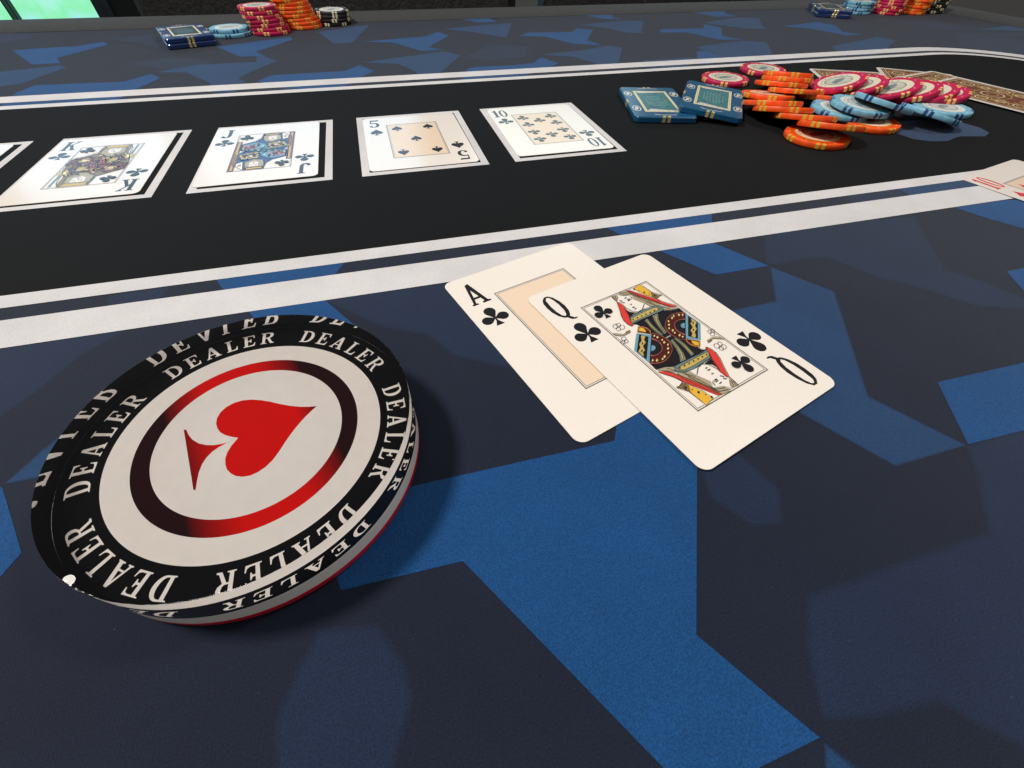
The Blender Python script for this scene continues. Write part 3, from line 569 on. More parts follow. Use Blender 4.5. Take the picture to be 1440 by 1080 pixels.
# card indices, in card millimetres round (-24, 32.7)
RANK = {
 'A': [([(-24.6, 39.0), (-23.0, 39.7), (-20.6, 27.0), (-19.7, 26.7), (-19.7, 25.8), (-23.2, 25.8), (-23.2, 26.6), (-22.2, 27.0), (-22.6, 29.2), (-25.2, 29.2), (-25.8, 26.8), (-25.1, 26.6), (-25.1, 25.8), (-27.6, 25.8), (-27.6, 26.6), (-26.9, 26.9)],
        [[(-25.0, 30.4), (-22.9, 30.4), (-24.0, 35.3)]])],
 'Q': [([(-27.0, 39.6), (-25.4, 41.0), (-23.7, 40.9), (-22.4, 39.2), (-21.5, 36.2), (-21.2, 33.0), (-21.6, 30.0), (-22.5, 27.9), (-23.2, 27.1), (-22.2, 25.6), (-21.2, 25.4), (-21.0, 24.9), (-22.4, 24.7), (-23.6, 25.2), (-24.6, 26.8), (-25.7, 27.2), (-27.0, 28.9), (-27.9, 31.8), (-28.1, 35.0), (-27.8, 37.8)],
        [[(-25.9, 39.0), (-24.9, 40.2), (-23.9, 39.9), (-23.2, 37.9), (-22.9, 34.5), (-23.1, 31.0), (-23.8, 28.6), (-24.7, 27.8), (-25.6, 28.9), (-26.2, 31.5), (-26.3, 35.0)]])],
 'K': [([(-27.8, 40.0), (-24.0, 40.0), (-24.0, 39.3), (-24.9, 38.9), (-24.9, 34.0), (-22.0, 38.8), (-22.9, 39.3), (-22.9, 40.0), (-19.8, 40.0), (-19.8, 39.3), (-20.8, 38.8), (-23.2, 35.0), (-20.6, 27.0), (-19.6, 26.5), (-19.6, 25.8), (-23.2, 25.8), (-23.2, 26.5), (-22.5, 26.9), (-24.3, 33.0), (-24.9, 32.0), (-24.9, 26.9), (-24.0, 26.5), (-24.0, 25.8), (-27.8, 25.8), (-27.8, 26.5), (-26.9, 26.9), (-26.9, 38.9), (-27.8, 39.3)], [])],
 'J': [([(-25.2, 40.0), (-20.6, 40.0), (-20.6, 39.3), (-21.6, 38.9), (-21.6, 29.6), (-22.2, 27.3), (-23.6, 26.0), (-25.4, 25.7), (-27.0, 26.4), (-27.7, 27.9), (-27.3, 29.2), (-26.2, 29.5), (-25.4, 28.7), (-25.5, 27.7), (-24.9, 27.2), (-24.2, 27.7), (-23.8, 29.4), (-23.8, 38.9), (-25.2, 39.3)], [])],
 '5': [([(-27.0, 39.9), (-21.9, 39.9), (-21.4, 40.4), (-21.2, 40.3), (-21.6, 37.8), (-26.2, 37.8), (-26.4, 34.6), (-24.4, 34.9), (-22.4, 34.0), (-21.2, 31.9), (-21.1, 29.3), (-22.0, 27.0), (-24.0, 25.8), (-26.3, 26.2), (-27.6, 27.8), (-27.3, 29.1), (-26.3, 29.4), (-25.5, 28.5), (-25.6, 27.3), (-24.6, 26.8), (-23.5, 28.0), (-23.1, 30.3), (-23.6, 32.6), (-25.0, 33.6), (-26.6, 33.0), (-27.2, 33.2)], [])],
 '10': [([(-28.9, 37.8), (-26.7, 40.0), (-26.0, 40.0), (-26.0, 27.0), (-25.0, 26.5), (-25.0, 25.8), (-29.0, 25.8), (-29.0, 26.5), (-28.0, 27.0), (-28.0, 37.0), (-28.9, 37.0)], []),
        ([(-21.6 + a, 32.9 + b) for a, b in arc(0, 0, 2.9, 7.2, 0, 345, 23)], [[(-21.6 + a, 32.9 + b) for a, b in arc(0, 0, 1.25, 6.2, 0, 345, 23)]])],
}
def club(cx, cy, k, rot=1):
    """outline pieces of a club pip about its middle; k = 1 is the index size"""
    def drop(ang, d, r):
        c, s = math.cos(math.radians(ang)), math.sin(math.radians(ang))
        pts = [(0.15, 0.25)] + [(d + r * math.cos(math.radians(a)), r * 0.98 * math.sin(math.radians(a))) for a in range(125, -126, -14)] + [(0.15, -0.25)]
        return [(x * c - y * s, x * s + y * c) for x, y in pts]
    ps = [drop(90, 4.3, 2.35), drop(-2, 3.25, 2.2), drop(182, 3.25, 2.2),
          [(0.25, 0.3), (-0.25, 0.3), (-0.45, -1.6), (-1.7, -4.1), (1.7, -4.1), (0.45, -1.6)]]
    return [[(cx + rot * x * k, cy + rot * (y - 0.2) * k) for x, y in q] for q in ps]
def spade(cx, cy, k, rot=1):
    half = [(0, 6.0), (0.9, 4.3), (2.4, 2.5), (3.7, 0.8), (4.0, -0.9), (3.3, -2.3), (2.0, -2.7), (0.8, -2.1), (0.45, -1.7), (0.6, -3.4), (1.7, -4.9)]
    pts = half + [(-x, y) for x, y in reversed(half)][:-1]
    return [[(cx + rot * x * k, cy + rot * y * k) for x, y in pts]]
def diamond(cx, cy, k, rot=1):
    return [[(cx, cy + 5.2 * k), (cx + 1.6 * k, cy + 2.2 * k), (cx + 3.6 * k, cy), (cx + 1.6 * k, cy - 2.2 * k), (cx, cy - 5.2 * k), (cx - 1.6 * k, cy - 2.2 * k), (cx - 3.6 * k, cy), (cx - 1.6 * k, cy + 2.2 * k)]]
SUIT = {'club': club, 'spade': spade, 'diamond': diamond}

# ------------------------------------------------------------------ playing cards
CW, CH, CT = 63.5, 88.9, 0.30
TOPZ = CT
def turn(pts): return [(-x, -y) for x, y in pts]
def draw_pips(sh, shape_fn, spots, k, mat, z):
    for cx, cy, r in spots:
        for j, q in enumerate(shape_fn(cx, cy, k, r)): sh.poly(q, mat, z + 0.006 * j)
def court(sh, art, lines, z, outline=0.12):
    for r in (0, 1):
        for j, (c, q) in enumerate(art):
            sh.poly(turn(q) if r else q, INK[c], z + 0.004 * j + 0.002 * r)
        zz = z + 0.004 * len(art) + 0.01
        for c, q in art:
            if c not in ('white', 'cream') and len(q) > 4: sh.line(turn(q) if r else q, outline, INK['ink'], zz - 0.004, True)
        for w, q in lines: sh.line(turn(q) if r else q, w, INK['ink'], zz)
KING_ART = [
 ('brown', [(-4, 28), (10, 28), (12, 22), (13, 12), (15, 4), (16, -4), (8, -8), (-2, -4), (-16, 2), (-16, 10), (-10, 14), (-4, 18)]),
 ('gold2', [(-3, 28), (9, 28), (8, 24), (-2, 24)]), ('gold', [(-1, 27.5), (7, 27.5), (7, 26), (-1, 26)]),
 ('taupe', [(-3.5, 24), (8.5, 24), (9.5, 17), (6, 12), (3, 10.5), (0, 12), (-4.5, 17)]), ('white', [(-0.5, 23), (6, 23), (6.2, 18), (3, 15), (0, 17.5)]),
 ('rust', [(-16, 10), (-8, 13), (-2, 8), (0, 0), (-6, 1), (-16, 2)]), ('gold2', [(-12, 9), (-7, 10), (-5, 5), (-11, 5)]), ('cream', [(-10, 8), (-7.5, 8.3), (-7, 6), (-9.5, 6)]),
 ('maroon', [(1, 8), (9, 11), (13, 4), (9, -3), (2, 0)]), ('gold2', [(3, 7), (8, 8), (9, 2), (4, 2)]), ('pink', [(-1, 10), (1, 10), (4, 0), (2, -1), (0, 3)]),
 ('white', [(11, 27), (15.5, 28), (15.5, 8), (13, 10), (11.5, 16)]), ('teal', [(13.2, 27), (14.6, 27), (14.6, 12), (13.2, 12)]), ('gold2', [(11, 12), (16, 12), (16, 6), (12, 5)]), ('cream', [(12, 10.5), (14, 11), (14.5, 8), (12.5, 7.5)]),
]
KING_LINES = [(.3, [(0.4, 20.8), (2.2, 21.2)]), (.3, [(3.8, 21.2), (5.6, 20.8)]), (.3, [(3, 20), (3.2, 18.3)]), (.35, [(2, 17.2), (4.4, 17.2)]), (.35, [(-1, 14), (0.4, 11.5)]), (.35, [(4, 14), (6, 12.2)]), (.3, [(-16, 2), (-6, 1), (0, 0)]), (.35, [(-4, 28), (-4.5, 17), (-10, 14)])]
JACK_ART = [
 ('navyink', [(-2, 28), (9, 28), (15, 20), (15, 4), (8, -4), (-4, -2), (-14, 2), (-14, 12), (-6, 16), (-3, 20)]),
 ('rust', [(-16.6, 17), (-13.4, 17), (-13.4, -28.5), (-16.6, -28.5)]), ('gold2', [(-15.6, 16), (-14.4, 16), (-14.4, -27), (-15.6, -27)]),
 ('ink', [(-2, 28), (8, 28), (9, 24.5), (-2, 24)]), ('gold', [(-1, 26.5), (7, 27), (7, 25.5), (-1, 25)]), ('taupe', [(-2.5, 24), (8, 24.5), (9, 17), (4, 13), (-1, 15)]),
 ('white', [(1, 23.5), (6, 23.5), (6, 18), (3.4, 15.5), (1.4, 18)]),
 ('blue', [(-13, 11), (-5, 14), (0, 10), (3, 2), (-4, -1), (-13, 2)]), ('pink', [(-12, 9), (-7, 11), (-3, 4), (-11, 3)]), ('ink', [(-9, 8), (-6, 9), (-5, 5), (-8, 4.5)]),
 ('gold2', [(2, 11), (11, 12), (13, 5), (4, 2)]), ('maroon', [(3, 9.5), (10, 10.5), (11, 6), (5, 4)]), ('cream', [(5, 8.8), (8.6, 9.2), (9, 7.2), (6, 6.8)]),
 ('white', [(9, 27), (13, 28), (13, 18), (10, 16)]), ('taupe', [(10, 22), (12.4, 23), (12, 19.5), (10.4, 19)]),
]
JACK_LINES = [(.3, [(1.4, 21.2), (3, 21.5)]), (.3, [(4.2, 21.5), (5.6, 21.2)]), (.3, [(3.6, 20), (3.8, 18.6)]), (.35, [(2.6, 17.4), (4.6, 17.4)]), (.3, [(-13, 2), (-4, -1), (3, 2)]), (.3, [(-6, 16), (-2, 20), (-2, 28)])]
QUEEN_ART_, QUEEN_LINES_ = QUEEN_ART, QUEEN_LINES
def inside(q, x, y):
    c = False
    for i in range(len(q)):
        (x1, y1), (x2, y2) = q[i - 1], q[i]
        if (y1 > y) != (y2 > y) and x < (x2 - x1) * (y - y1) / (y2 - y1) + x1: c = not c
    return c
def ornament(art, seed, n, colours):
    rr = random.Random(seed); extra = []
    while len(extra) < n:
        x, y = rr.uniform(-15, 15), rr.uniform(-2, 13)
        if not inside(art[0][1], x, y): continue
        a, s, w = rr.uniform(0, 3.1), rr.uniform(0.6, 1.5), rr.uniform(0.25, 0.6)
        ca, sa = math.cos(a), math.sin(a)
        extra.append((rr.choice(colours), [(x + u * ca - v_ * sa, y + u * sa + v_ * ca) for u, v_ in ((-s, 0), (0, -w), (s, 0), (0, w))]))
    return art + extra
KING_ART = ornament(KING_ART, 5, 70, ('ink', 'ink', 'gold2', 'cream', 'maroon', 'brown'))
JACK_ART = ornament(JACK_ART, 9, 70, ('ink', 'ink', 'gold2', 'navyink', 'maroon', 'cream'))

def card_blank(name, label):
    sh = Sheet(); sh.slab(rrect(-CW / 2, -CH / 2, CW / 2, CH / 2, 3.4, 8), 0, CT, M['card'], 0.06)
    o = sh.build(name); auto_smooth(o, 20)
    return tag(o, label, 'playing card')
def card(label, rank, suit, group=None):
    o = card_blank('playing_card', label)
    if group: o['group'] = group
    black = suit != 'diamond'; c = INK['ink'] if black else INK['suit_red']
    for r in (0, 1):
        sh = Sheet()
        for q, holes in RANK[rank]:
            sh.poly(turn(q) if r else q, c, TOPZ + 0.012, [turn(h) if r else h for h in holes])
        cx, cy = (-23.9, 16.0)
        draw_pips(sh, SUIT[suit], [((-cx, -cy, -1) if r else (cx, cy, 1))], 1.0, c, TOPZ + 0.012)
        sh.build('corner_index', o)
    sh = Sheet(); x, y = 16.95, 28.85
    court_card = rank in 'KQJ'
    if not court_card: sh.poly([(-x + .9, -y + .9), (x - .9, -y + .9), (x - .9, y - .9), (-x + .9, y - .9)], INK['peach'], TOPZ + 0.010)
    sh.frame(-x, -y, x, y, 0.42, INK['line'], TOPZ + 0.012)
    sh.frame(-x + .72, -y + .72, x - .72, y - .72, 0.34, INK['line2'], TOPZ + 0.014)
    sh.build('picture_frame', o)
    if court_card:
        sh = Sheet()
        art, lines = {'Q': (QUEEN_ART_, QUEEN_LINES_), 'K': (KING_ART, KING_LINES), 'J': (JACK_ART, JACK_LINES)}[rank]
        court(sh, art, lines, TOPZ + 0.016, 0.12 if rank == 'Q' else 0.3)
        zt = TOPZ + 0.016 + 0.004 * len(art) + 0.02
        draw_pips(sh, SUIT[suit], [(-11.6, 22.0, 1), (11.6, -22.0, -1)], 0.72, c, zt)
        sh.build('court_figure', o)
    else:
        spots = {'A': [(0, 0, 1)], '5': [(-10.3, 20.4, 1), (10.3, 20.4, 1), (0, 0, 1), (-10.3, -20.4, -1), (10.3, -20.4, -1)],
                 '10': [(sx * 10.3, sy * v_, 1 if sy > 0 else -1) for sx in (-1, 1) for sy in (-1, 1) for v_ in (20.2, 6.7)] + [(0, 13.4, 1), (0, -13.4, -1)]}[rank]
        for cx, cy, r in spots:
            sh = Sheet(); draw_pips(sh, SUIT[suit], [(cx, cy, r)], 1.25 if rank == 'A' else (0.86 if rank == '5' else 0.80), c, TOPZ + 0.016)
            sh.build('pip', o)
    return o
def put(o, x, y, z, rz, tx=0.0, ty=0.0):
    o.rotation_mode = 'XYZ'
    o.location = (x * MM, y * MM, z * MM); o.rotation_euler = (tx, ty, rz)
    return o
def corner(x, y, th, ox=CW / 2, oy=-CH / 2):
    """centre of a card from its top left corner"""
    return x + ox * math.cos(th) - oy * math.sin(th), y + ox * math.sin(th) + oy * math.cos(th)

cx, cy = corner(-28.9, 139.96, 0.5764)
put(card('ace of clubs half covered by the queen, in the foreground', 'A', 'club'), cx, cy, 0.20, 0.5764)
cx, cy = corner(4.34, 131.81, 0.5730)
put(card('queen of clubs lying over the ace in the foreground', 'Q', 'club'), cx, cy, 0.62, 0.5730, 0.0, 0.004)
def in_box(i, u, w):
    s, t = BOX[0] + i * BOX[4] + u, BOX[1] - w
    return st(s, t)
for i, u, w, rank, suit, dth, label in (
        (0, 33.4, 48.3, 'K', 'club', 0.004, 'king of clubs face up in its printed frame, left of the jack'),
        (1, 32.6, 47.6, 'J', 'club', 0.010, 'jack of clubs face up between the king and the five'),
        (2, 35.9, 49.2, '5', 'spade', 0.004, 'five of spades face up between the jack and the ten'),
        (3, 35.7, 47.8, '10', 'club', -0.006, 'ten of clubs face up in the printed frame nearest the chips')):
    x, y = in_box(i, u, w)
    put(card(label, rank, suit), x, y, 0.22, TH + dth)
x, y = in_box(-1, 33.0, 48.6)
put(card('face up card cut off by the left edge of the picture', '5', 'diamond'), x, y, 0.22, TH)
th = math.atan2(28.6, 52.4)
cx, cy = corner(255.6, 254.2, th)
put(card('red ten of diamonds at the right edge over the white line', '10', 'diamond'), cx, cy, 0.7, th, -0.012, 0.0)

def back_card(label):
    o = card_blank('playing_card', label); o['group'] = 'face-down cards behind the chip pile'
    z = TOPZ + 0.012
    sh = Sheet(); x, y = 28.4, 41.2
    sh.poly([(-x, -y), (x, -y), (x, y), (-x, y)], INK['rust'], z)
    sh.frame(-x + 1.0, -y + 1.0, x - 1.0, y - 1.0, 0.9, INK['backgold'], z + 0.01)
    sh.frame(-x + 3.0, -y + 3.0, x - 3.0, y - 3.0, 0.5, INK['cream'], z + 0.01)
    k = 0
    for cx_, cy_, r in [(sx * 16, sy * 27, 8) for sx in (-1, 1) for sy in (-1, 1)] + [(0, 0, 13), (0, 27, 6), (0, -27, 6), (-18, 0, 7), (18, 0, 7), (-16, 13, 5), (16, 13, 5), (-16, -13, 5), (16, -13, 5)]:
        k += 1
        for f, w, c in ((1.0, 1.1, 'backgold'), (0.62, 0.9, 'cream'), (0.3, 1.0, 'backgold')):
            sh.line(arc(cx_, cy_, r * f, r * f, 0, 340, 16), w, INK[c], z + 0.012 + 0.002 * k + 0.001 * f, True)
        for a in range(0, 360, 45):
            ca, sa = math.cos(math.radians(a)), math.sin(math.radians(a))
            sh.line([(cx_ + ca * r * 0.7, cy_ + sa * r * 0.7), (cx_ + ca * r * 1.35, cy_ + sa * r * 1.35)], 0.9, INK['backgold'], z + 0.05 + 0.001 * k)
    sh.build('back_pattern', o)
    return o
th = -0.137; cx, cy = corner(276.5, 496.5, th)
put(back_card('leftmost face-down card behind the chips, one corner pointing at the pink chip'), cx, cy, 0.62, th)
th = -0.34; cx, cy = corner(348.3, 509.6, th)
put(back_card('middle face-down card, mostly under its two neighbours'), cx, cy, 0.24, th)
# the right one lies lengthwise
ax = Vector((0.470, -0.883)); bx = Vector((-0.883, -0.470))
c3 = Vector((394.5, 497.0)) + ax * CH / 2 + bx * CW / 2
put(back_card('face-down card lying lengthwise, its end under the pink chips'), c3.x, c3.y, 0.95, math.atan2(ax.y, ax.x) + math.pi / 2)
c4 = c3 + ax * 24 + bx * 3
put(back_card('face-down card running out of the picture at the right edge'), c4.x, c4.y, 1.35, math.atan2(ax.y, ax.x) + math.pi / 2 + 0.02)

# ------------------------------------------------------------------ dealer button: clear acrylic over two printed faces and a white core
BR, BT, BC = 37.6, 9.65, 4.15
BB = 3.06                                       # solid red base
BH = BB + BT + BC; BS = 1.0676
M['acrylic'] = new_mat('clear_acrylic', (0.99, 0.99, 0.985), 0.0, 0.5, Transmission_Weight=1.0, IOR=1.49)
M['core'] = vary(new_mat('white_core', (0.78, 0.74, 0.68), 0.35, 0.5), 300, 0.03)
M['art_white'] = vary(new_mat('art_white', (0.88, 0.835, 0.78), 0.6, 0.0), 300, 0.02)
M['art_black'] = new_mat('art_black', (0.006, 0.006, 0.007), 0.6, 0.0)
M['red_base'] = vary(new_mat('red_base', (0.60, 0.006, 0.025), 0.35, 0.5), 300, 0.05)
AX = math.radians(35.7)
def gradient_red(lo, hi):
    mt = new_mat('art_red_to_black', (0.7, 0.02, 0.02), 0.6, 0.0); nt = mt.node_tree; b = nt.nodes['Principled BSDF']; L = nt.links.new
    tc = nt.nodes.new('ShaderNodeTexCoord'); mp = nt.nodes.new('ShaderNodeMapping'); mp.inputs['Rotation'].default_value = (0, 0, -AX)
    L(tc.outputs['Object'], mp.inputs['Vector']); sp = nt.nodes.new('ShaderNodeSeparateXYZ'); L(mp.outputs['Vector'], sp.inputs[0])
    ab = nt.nodes.new('ShaderNodeMath'); ab.operation = 'ABSOLUTE'; L(sp.outputs['X'], ab.inputs[0])
    ml = nt.nodes.new('ShaderNodeMath'); ml.operation = 'MULTIPLY'; ml.inputs[1].default_value = 1 / (24.2 * MM); L(ab.outputs[0], ml.inputs[0])
    cr = nt.nodes.new('ShaderNodeValToRGB'); el = cr.color_ramp.elements
    el[0].position = lo; el[0].color = (0.72, 0.008, 0.006, 1); el[1].position = hi; el[1].color = (0.022, 0.006, 0.007, 1)
    L(ml.outputs[0], cr.inputs['Fac']); L(cr.outputs['Color'], b.inputs['Base Color']); return mt
M['art_gradient'] = gradient_red(0.26, 0.66); M['heart_gradient'] = gradient_red(0.44, 0.68)
button = bpy.data.objects.new('dealer_button', None); col.objects.link(button)
button.location = P(-65.19, 58.48, 0.25); button.scale = (BS, BS, BS); button.rotation_euler = (0, 0, 0)
tag(button, 'clear acrylic dealer button with black lettered rim and a red heart spade emblem', 'dealer button')
def puck(z0, z1, r, bev):
    return [(0, z0), (r - 0.03, z0), (r, z0 + 0.03)] + \
           [(r - bev + bev * math.cos(math.radians(a)), z1 - bev + bev * math.sin(math.radians(a))) for a in (0, 15, 30, 45, 60, 75, 90)] + [(r - bev - 0.06, z1), (0, z1)]
def acrylic(name, z0, z1):
    sh = Sheet(); sh.lathe(puck(z0, z1, BR, 0.07), M['acrylic'], 160)
    o = sh.build(name, button); auto_smooth(o, 20)
    try: o.cycles.is_caustics_caster = True
    except Exception: pass
    return o
upper = acrylic('clear_cap', BB + BC, BH)
sh = Sheet(); sh.lathe([(0, 0), (BR - 1.6, 0), (BR - 1.5, 0), (BR - 0.6, 0.35), (BR - 0.1, 1.2), (BR, 2.0), (BR, BB - 0.06), (BR - 0.06, BB), (0, BB)], M['red_base'], 160)
lower = sh.build('red_base', button); auto_smooth(lower, 40)
sh = Sheet(); sh.lathe([(0, BB + 0.005), (BR - 0.1, BB + 0.005), (BR, BB + 0.1), (BR, BB + BC - 0.1), (BR - 0.1, BB + BC - 0.005), (0, BB + BC - 0.005)], M['core'], 160)
auto_smooth(sh.build('white_core', button), 20)
# upper artwork sits just inside the acrylic, bonded to it
AZ = BB + BC + 0.04
def circ(r, n=128): return arc(0, 0, r, r, 0, 360 - 360 / n, n - 1)
face = Sheet(); face.poly(circ(BR - 0.02), M['art_black'], AZ, [circ(29.6)]); face.poly(circ(29.6), M['art_white'], AZ)
face_o = face.build('printed_face', button)
sh = Sheet(); sh.poly(circ(24.2), M['art_gradient'], AZ + 0.03, [circ(20.5)]); sh.build('emblem_ring', face_o)
heart = [(12.53, 9.0), (10.6, 8.75), (8.64, 8.65), (6.0, 8.85), (3.13, 9.35), (0.6, 9.95), (-1.78, 10.3), (-4.2, 10.4), (-6.3, 10.05), (-8.0, 9.2), (-9.35, 7.8), (-10.0, 6.2), (-10.0, 4.4), (-9.5, 2.9), (-8.6, 1.6), (-7.4, 0.5), (-6.0, -0.2), (-4.3, -0.65), (-2.6, -0.87), (-3.2, -2.9), (-3.35, -4.8), (-3.1, -6.4), (-2.4, -7.9), (-1.5, -9.1), (-0.3, -10.0), (1.1, -10.6), (2.6, -10.75), (4.1, -10.4), (5.45, -9.5), (6.6, -8.2), (7.5, -6.4), (8.1, -4.2), (8.5, -1.9), (9.0, 0.4), (9.65, 2.6), (10.3, 4.5), (11.0, 6.2), (11.7, 7.6)]
stem = [(-2.95, -1.2), (-4.2, -2.1), (-5.77, -2.7), (-7.3, -3.05), (-8.9, -3.1), (-10.9, -2.7), (-12.8, -1.75), (-14.3, -0.5), (-15.5, 0.85), (-16.1, 0.85), (-13.5, -3.1), (-10.9, -7.1), (-8.6, -10.6), (-6.3, -14.15), (-5.85, -14.15), (-6.6, -12.0), (-7.2, -10.0), (-7.5, -8.0), (-7.3, -6.2), (-6.8, -4.8), (-5.96, -3.6), (-4.6, -2.3)]
sh = Sheet(); sh.poly(heart, M['heart_gradient'], AZ + 0.03); sh.poly(stem, M['art_gradient'], AZ + 0.035); sh.build('heart_spade_emblem', face_o)
def ring_word(word, centre, r0, h, span, mat, z, flip=False):
    sh = Sheet(); widths = [GL[c][0] * h * 0.95 for c in word]
    gap = (span - sum(widths)) / (len(word) - 1); x = -span / 2
    for c, w in zip(word, widths):
        def bend(q):
            o = []
            for a, b in q:
                ang = math.radians(centre) - (x + a * h * 0.95) / (r0 + h * 0.45); r = r0 + b * h
                o.append((r * math.cos(ang), r * math.sin(ang)))
            return o
        sh.poly(bend(GL[c][1]), mat, z, [bend(q) for q in GL[c][2]]); x += w + gap
    return sh
for k in range(6):
    ring_word('DEALER', 125.5 - 60 * k, 31.35, 4.5, 27.6, M['art_white'], AZ + 0.03).build('lettering', face_o)
for o in [button] + list(button.children) + list(face_o.children) + [table]:
    if o is not upper:
        try: o.cycles.is_caustics_receiver = True
        except Exception: pass

# ------------------------------------------------------------------ chips
def chip_mat(name, c): return vary(new_mat('chip_' + name, c, 0.45, 0.42), 240, 0.20, 0.25, 420, dist=0.00015)
CHIP = {'orange': (chip_mat('orange', (0.80, 0.082, 0.005)), INK['gold'], (0.80, 0.62, 0.42), (0.42, 0.05, 0.04)),
        'pink': (chip_mat('pink', (0.46, 0.009, 0.068)), chip_mat('pale_gold', (0.74, 0.46, 0.14)), (0.62, 0.57, 0.44), (0.17, 0.21, 0.22)),
        'blue': (chip_mat('blue', (0.17, 0.40, 0.52)), chip_mat('navy_stripe', (0.012, 0.045, 0.16)), (0.62, 0.64, 0.60), (0.22, 0.30, 0.33)),
        'black': (chip_mat('black', (0.012, 0.012, 0.013)), chip_mat('cream_stripe', (0.70, 0.62, 0.40)), (0.70, 0.68, 0.62), (0.25, 0.25, 0.25))}
CR_, CT_ = 19.75, 3.3
PROF = [(18.9, 1.65), (19.45, 1.52), (19.75, 1.05), (19.75, -1.05), (19.45, -1.52), (18.9, -1.65)]
def make_chip(kind):
    mat, smat, cream, dark = CHIP[kind]
    sh = Sheet(); sh.lathe([(0, -1.65), (18.7, -1.65)] + list(reversed(PROF)) + [(18.7, 1.65), (0, 1.65)], mat, 48)
    me = sh.mesh('chip_body_' + kind)
    me.polygons.foreach_set('use_smooth', [True] * len(me.polygons)); me.set_sharp_from_angle(angle=math.radians(35))
    # twin edge stripes wrap the rim
    s2 = Sheet()
    prof = [(17.7, 1.68)] + [(r + 0.05, z * 1.025) for r, z in PROF] + [(17.7, -1.68)]
    for k in range(6):
        for off in (-5.2, 5.2):
            a0 = 60 * k + off
            for da in (-3.2, 0):
                vs, fs = [], []
                for a in (a0 + da, a0 + da + 3.2):
                    ca, sa = math.cos(math.radians(a)), math.sin(math.radians(a)); vs += [(r * ca, r * sa, z) for r, z in prof]
                n = len(prof)
                for i in range(n - 1): fs.append((i, i + 1, n + i + 1, n + i))
                s2.raw(vs, fs, smat)
    stripes = s2.mesh('chip_stripes_' + kind)
    cm, dm = vary(new_mat('inlay_' + kind, cream, 0.4, 0.5), 200, 0.06), vary(new_mat('inlay_print_' + kind, dark, 0.4, 0.5), 200, 0.2)
    gm = vary(new_mat('inlay_middle_' + kind, tuple(0.6 * a + 0.4 * c for a, c in zip(cream, dark)), 0.4, 0.5), 200, 0.15)
    s3 = Sheet(); rr = random.Random(11)
    for side in (1, -1):
        n0 = len(s3.f)
        z = 1.672
        s3.poly(circ(14.1, 40), smat if kind == 'orange' else cm, z); s3.poly(circ(13.3, 40), cm, z + 0.012)
        s3.poly(circ(9.6, 32), dm, z + 0.024, [circ(8.7, 32)]); s3.poly(circ(8.7, 32), gm, z + 0.018)
        s3.poly([(-6.5, -2.6), (-2, -3.4), (3.5, -2.4), (6.8, 0.6), (3.2, 1.6), (1.5, 3.6), (-1.5, 2.4), (-5.2, 1.8)], dm, z + 0.024)
        for q in range(9): # small print on the ring
            a = 20 * q + 10
            s3.poly([(11.4 * math.cos(math.radians(a + d)) * f, 11.4 * math.sin(math.radians(a + d)) * f) for d, f in ((-4, .95), (4, .95), (4, 1.05), (-4, 1.05))], dm, z + 0.024)
        for q in range(6): # pale marks between the stripes
            a = 60 * q + 30
            cx_, cy_ = 16.7 * math.cos(math.radians(a)), 16.7 * math.sin(math.radians(a))
            s3.poly([(cx_ + x, cy_ + y) for x, y in arc(0, 0, 0.55, 0.55, 0, 315, 7)], cm, z)
        if side < 0:
            # mirror the second face to the underside
            nv = len(s3.v) // 2
            s3.v[nv:] = [(-x, y, -zz) for x, y, zz in s3.v[nv:]]
    inlay = s3.mesh('chip_inlay_' + kind)
    return me, stripes, inlay
CHIPM = {k: make_chip(k) for k in CHIP}
KNAME = {'orange': 'orange_chip', 'pink': 'pink_chip', 'blue': 'blue_chip', 'black': 'black_chip'}
def chip(kind, c, nrm, spin, label, group):
    me, stripes, inlay = CHIPM[kind]
    o = link(KNAME[kind], me); link('edge_stripes', stripes, o); link('inlay', inlay, o)
    q = Vector((0, 0, 1)).rotation_difference(Vector(nrm).normalized())
    o.rotation_mode = 'QUATERNION'
    from mathutils import Quaternion
    o.rotation_quaternion = q @ Quaternion((0, 0, 1), math.radians(spin))
    o.location = P(*c)
    return tag(o, label, 'poker chip', group)
PG = 'chips spilled in the pot pile'
BK = (.04, .20, .98)
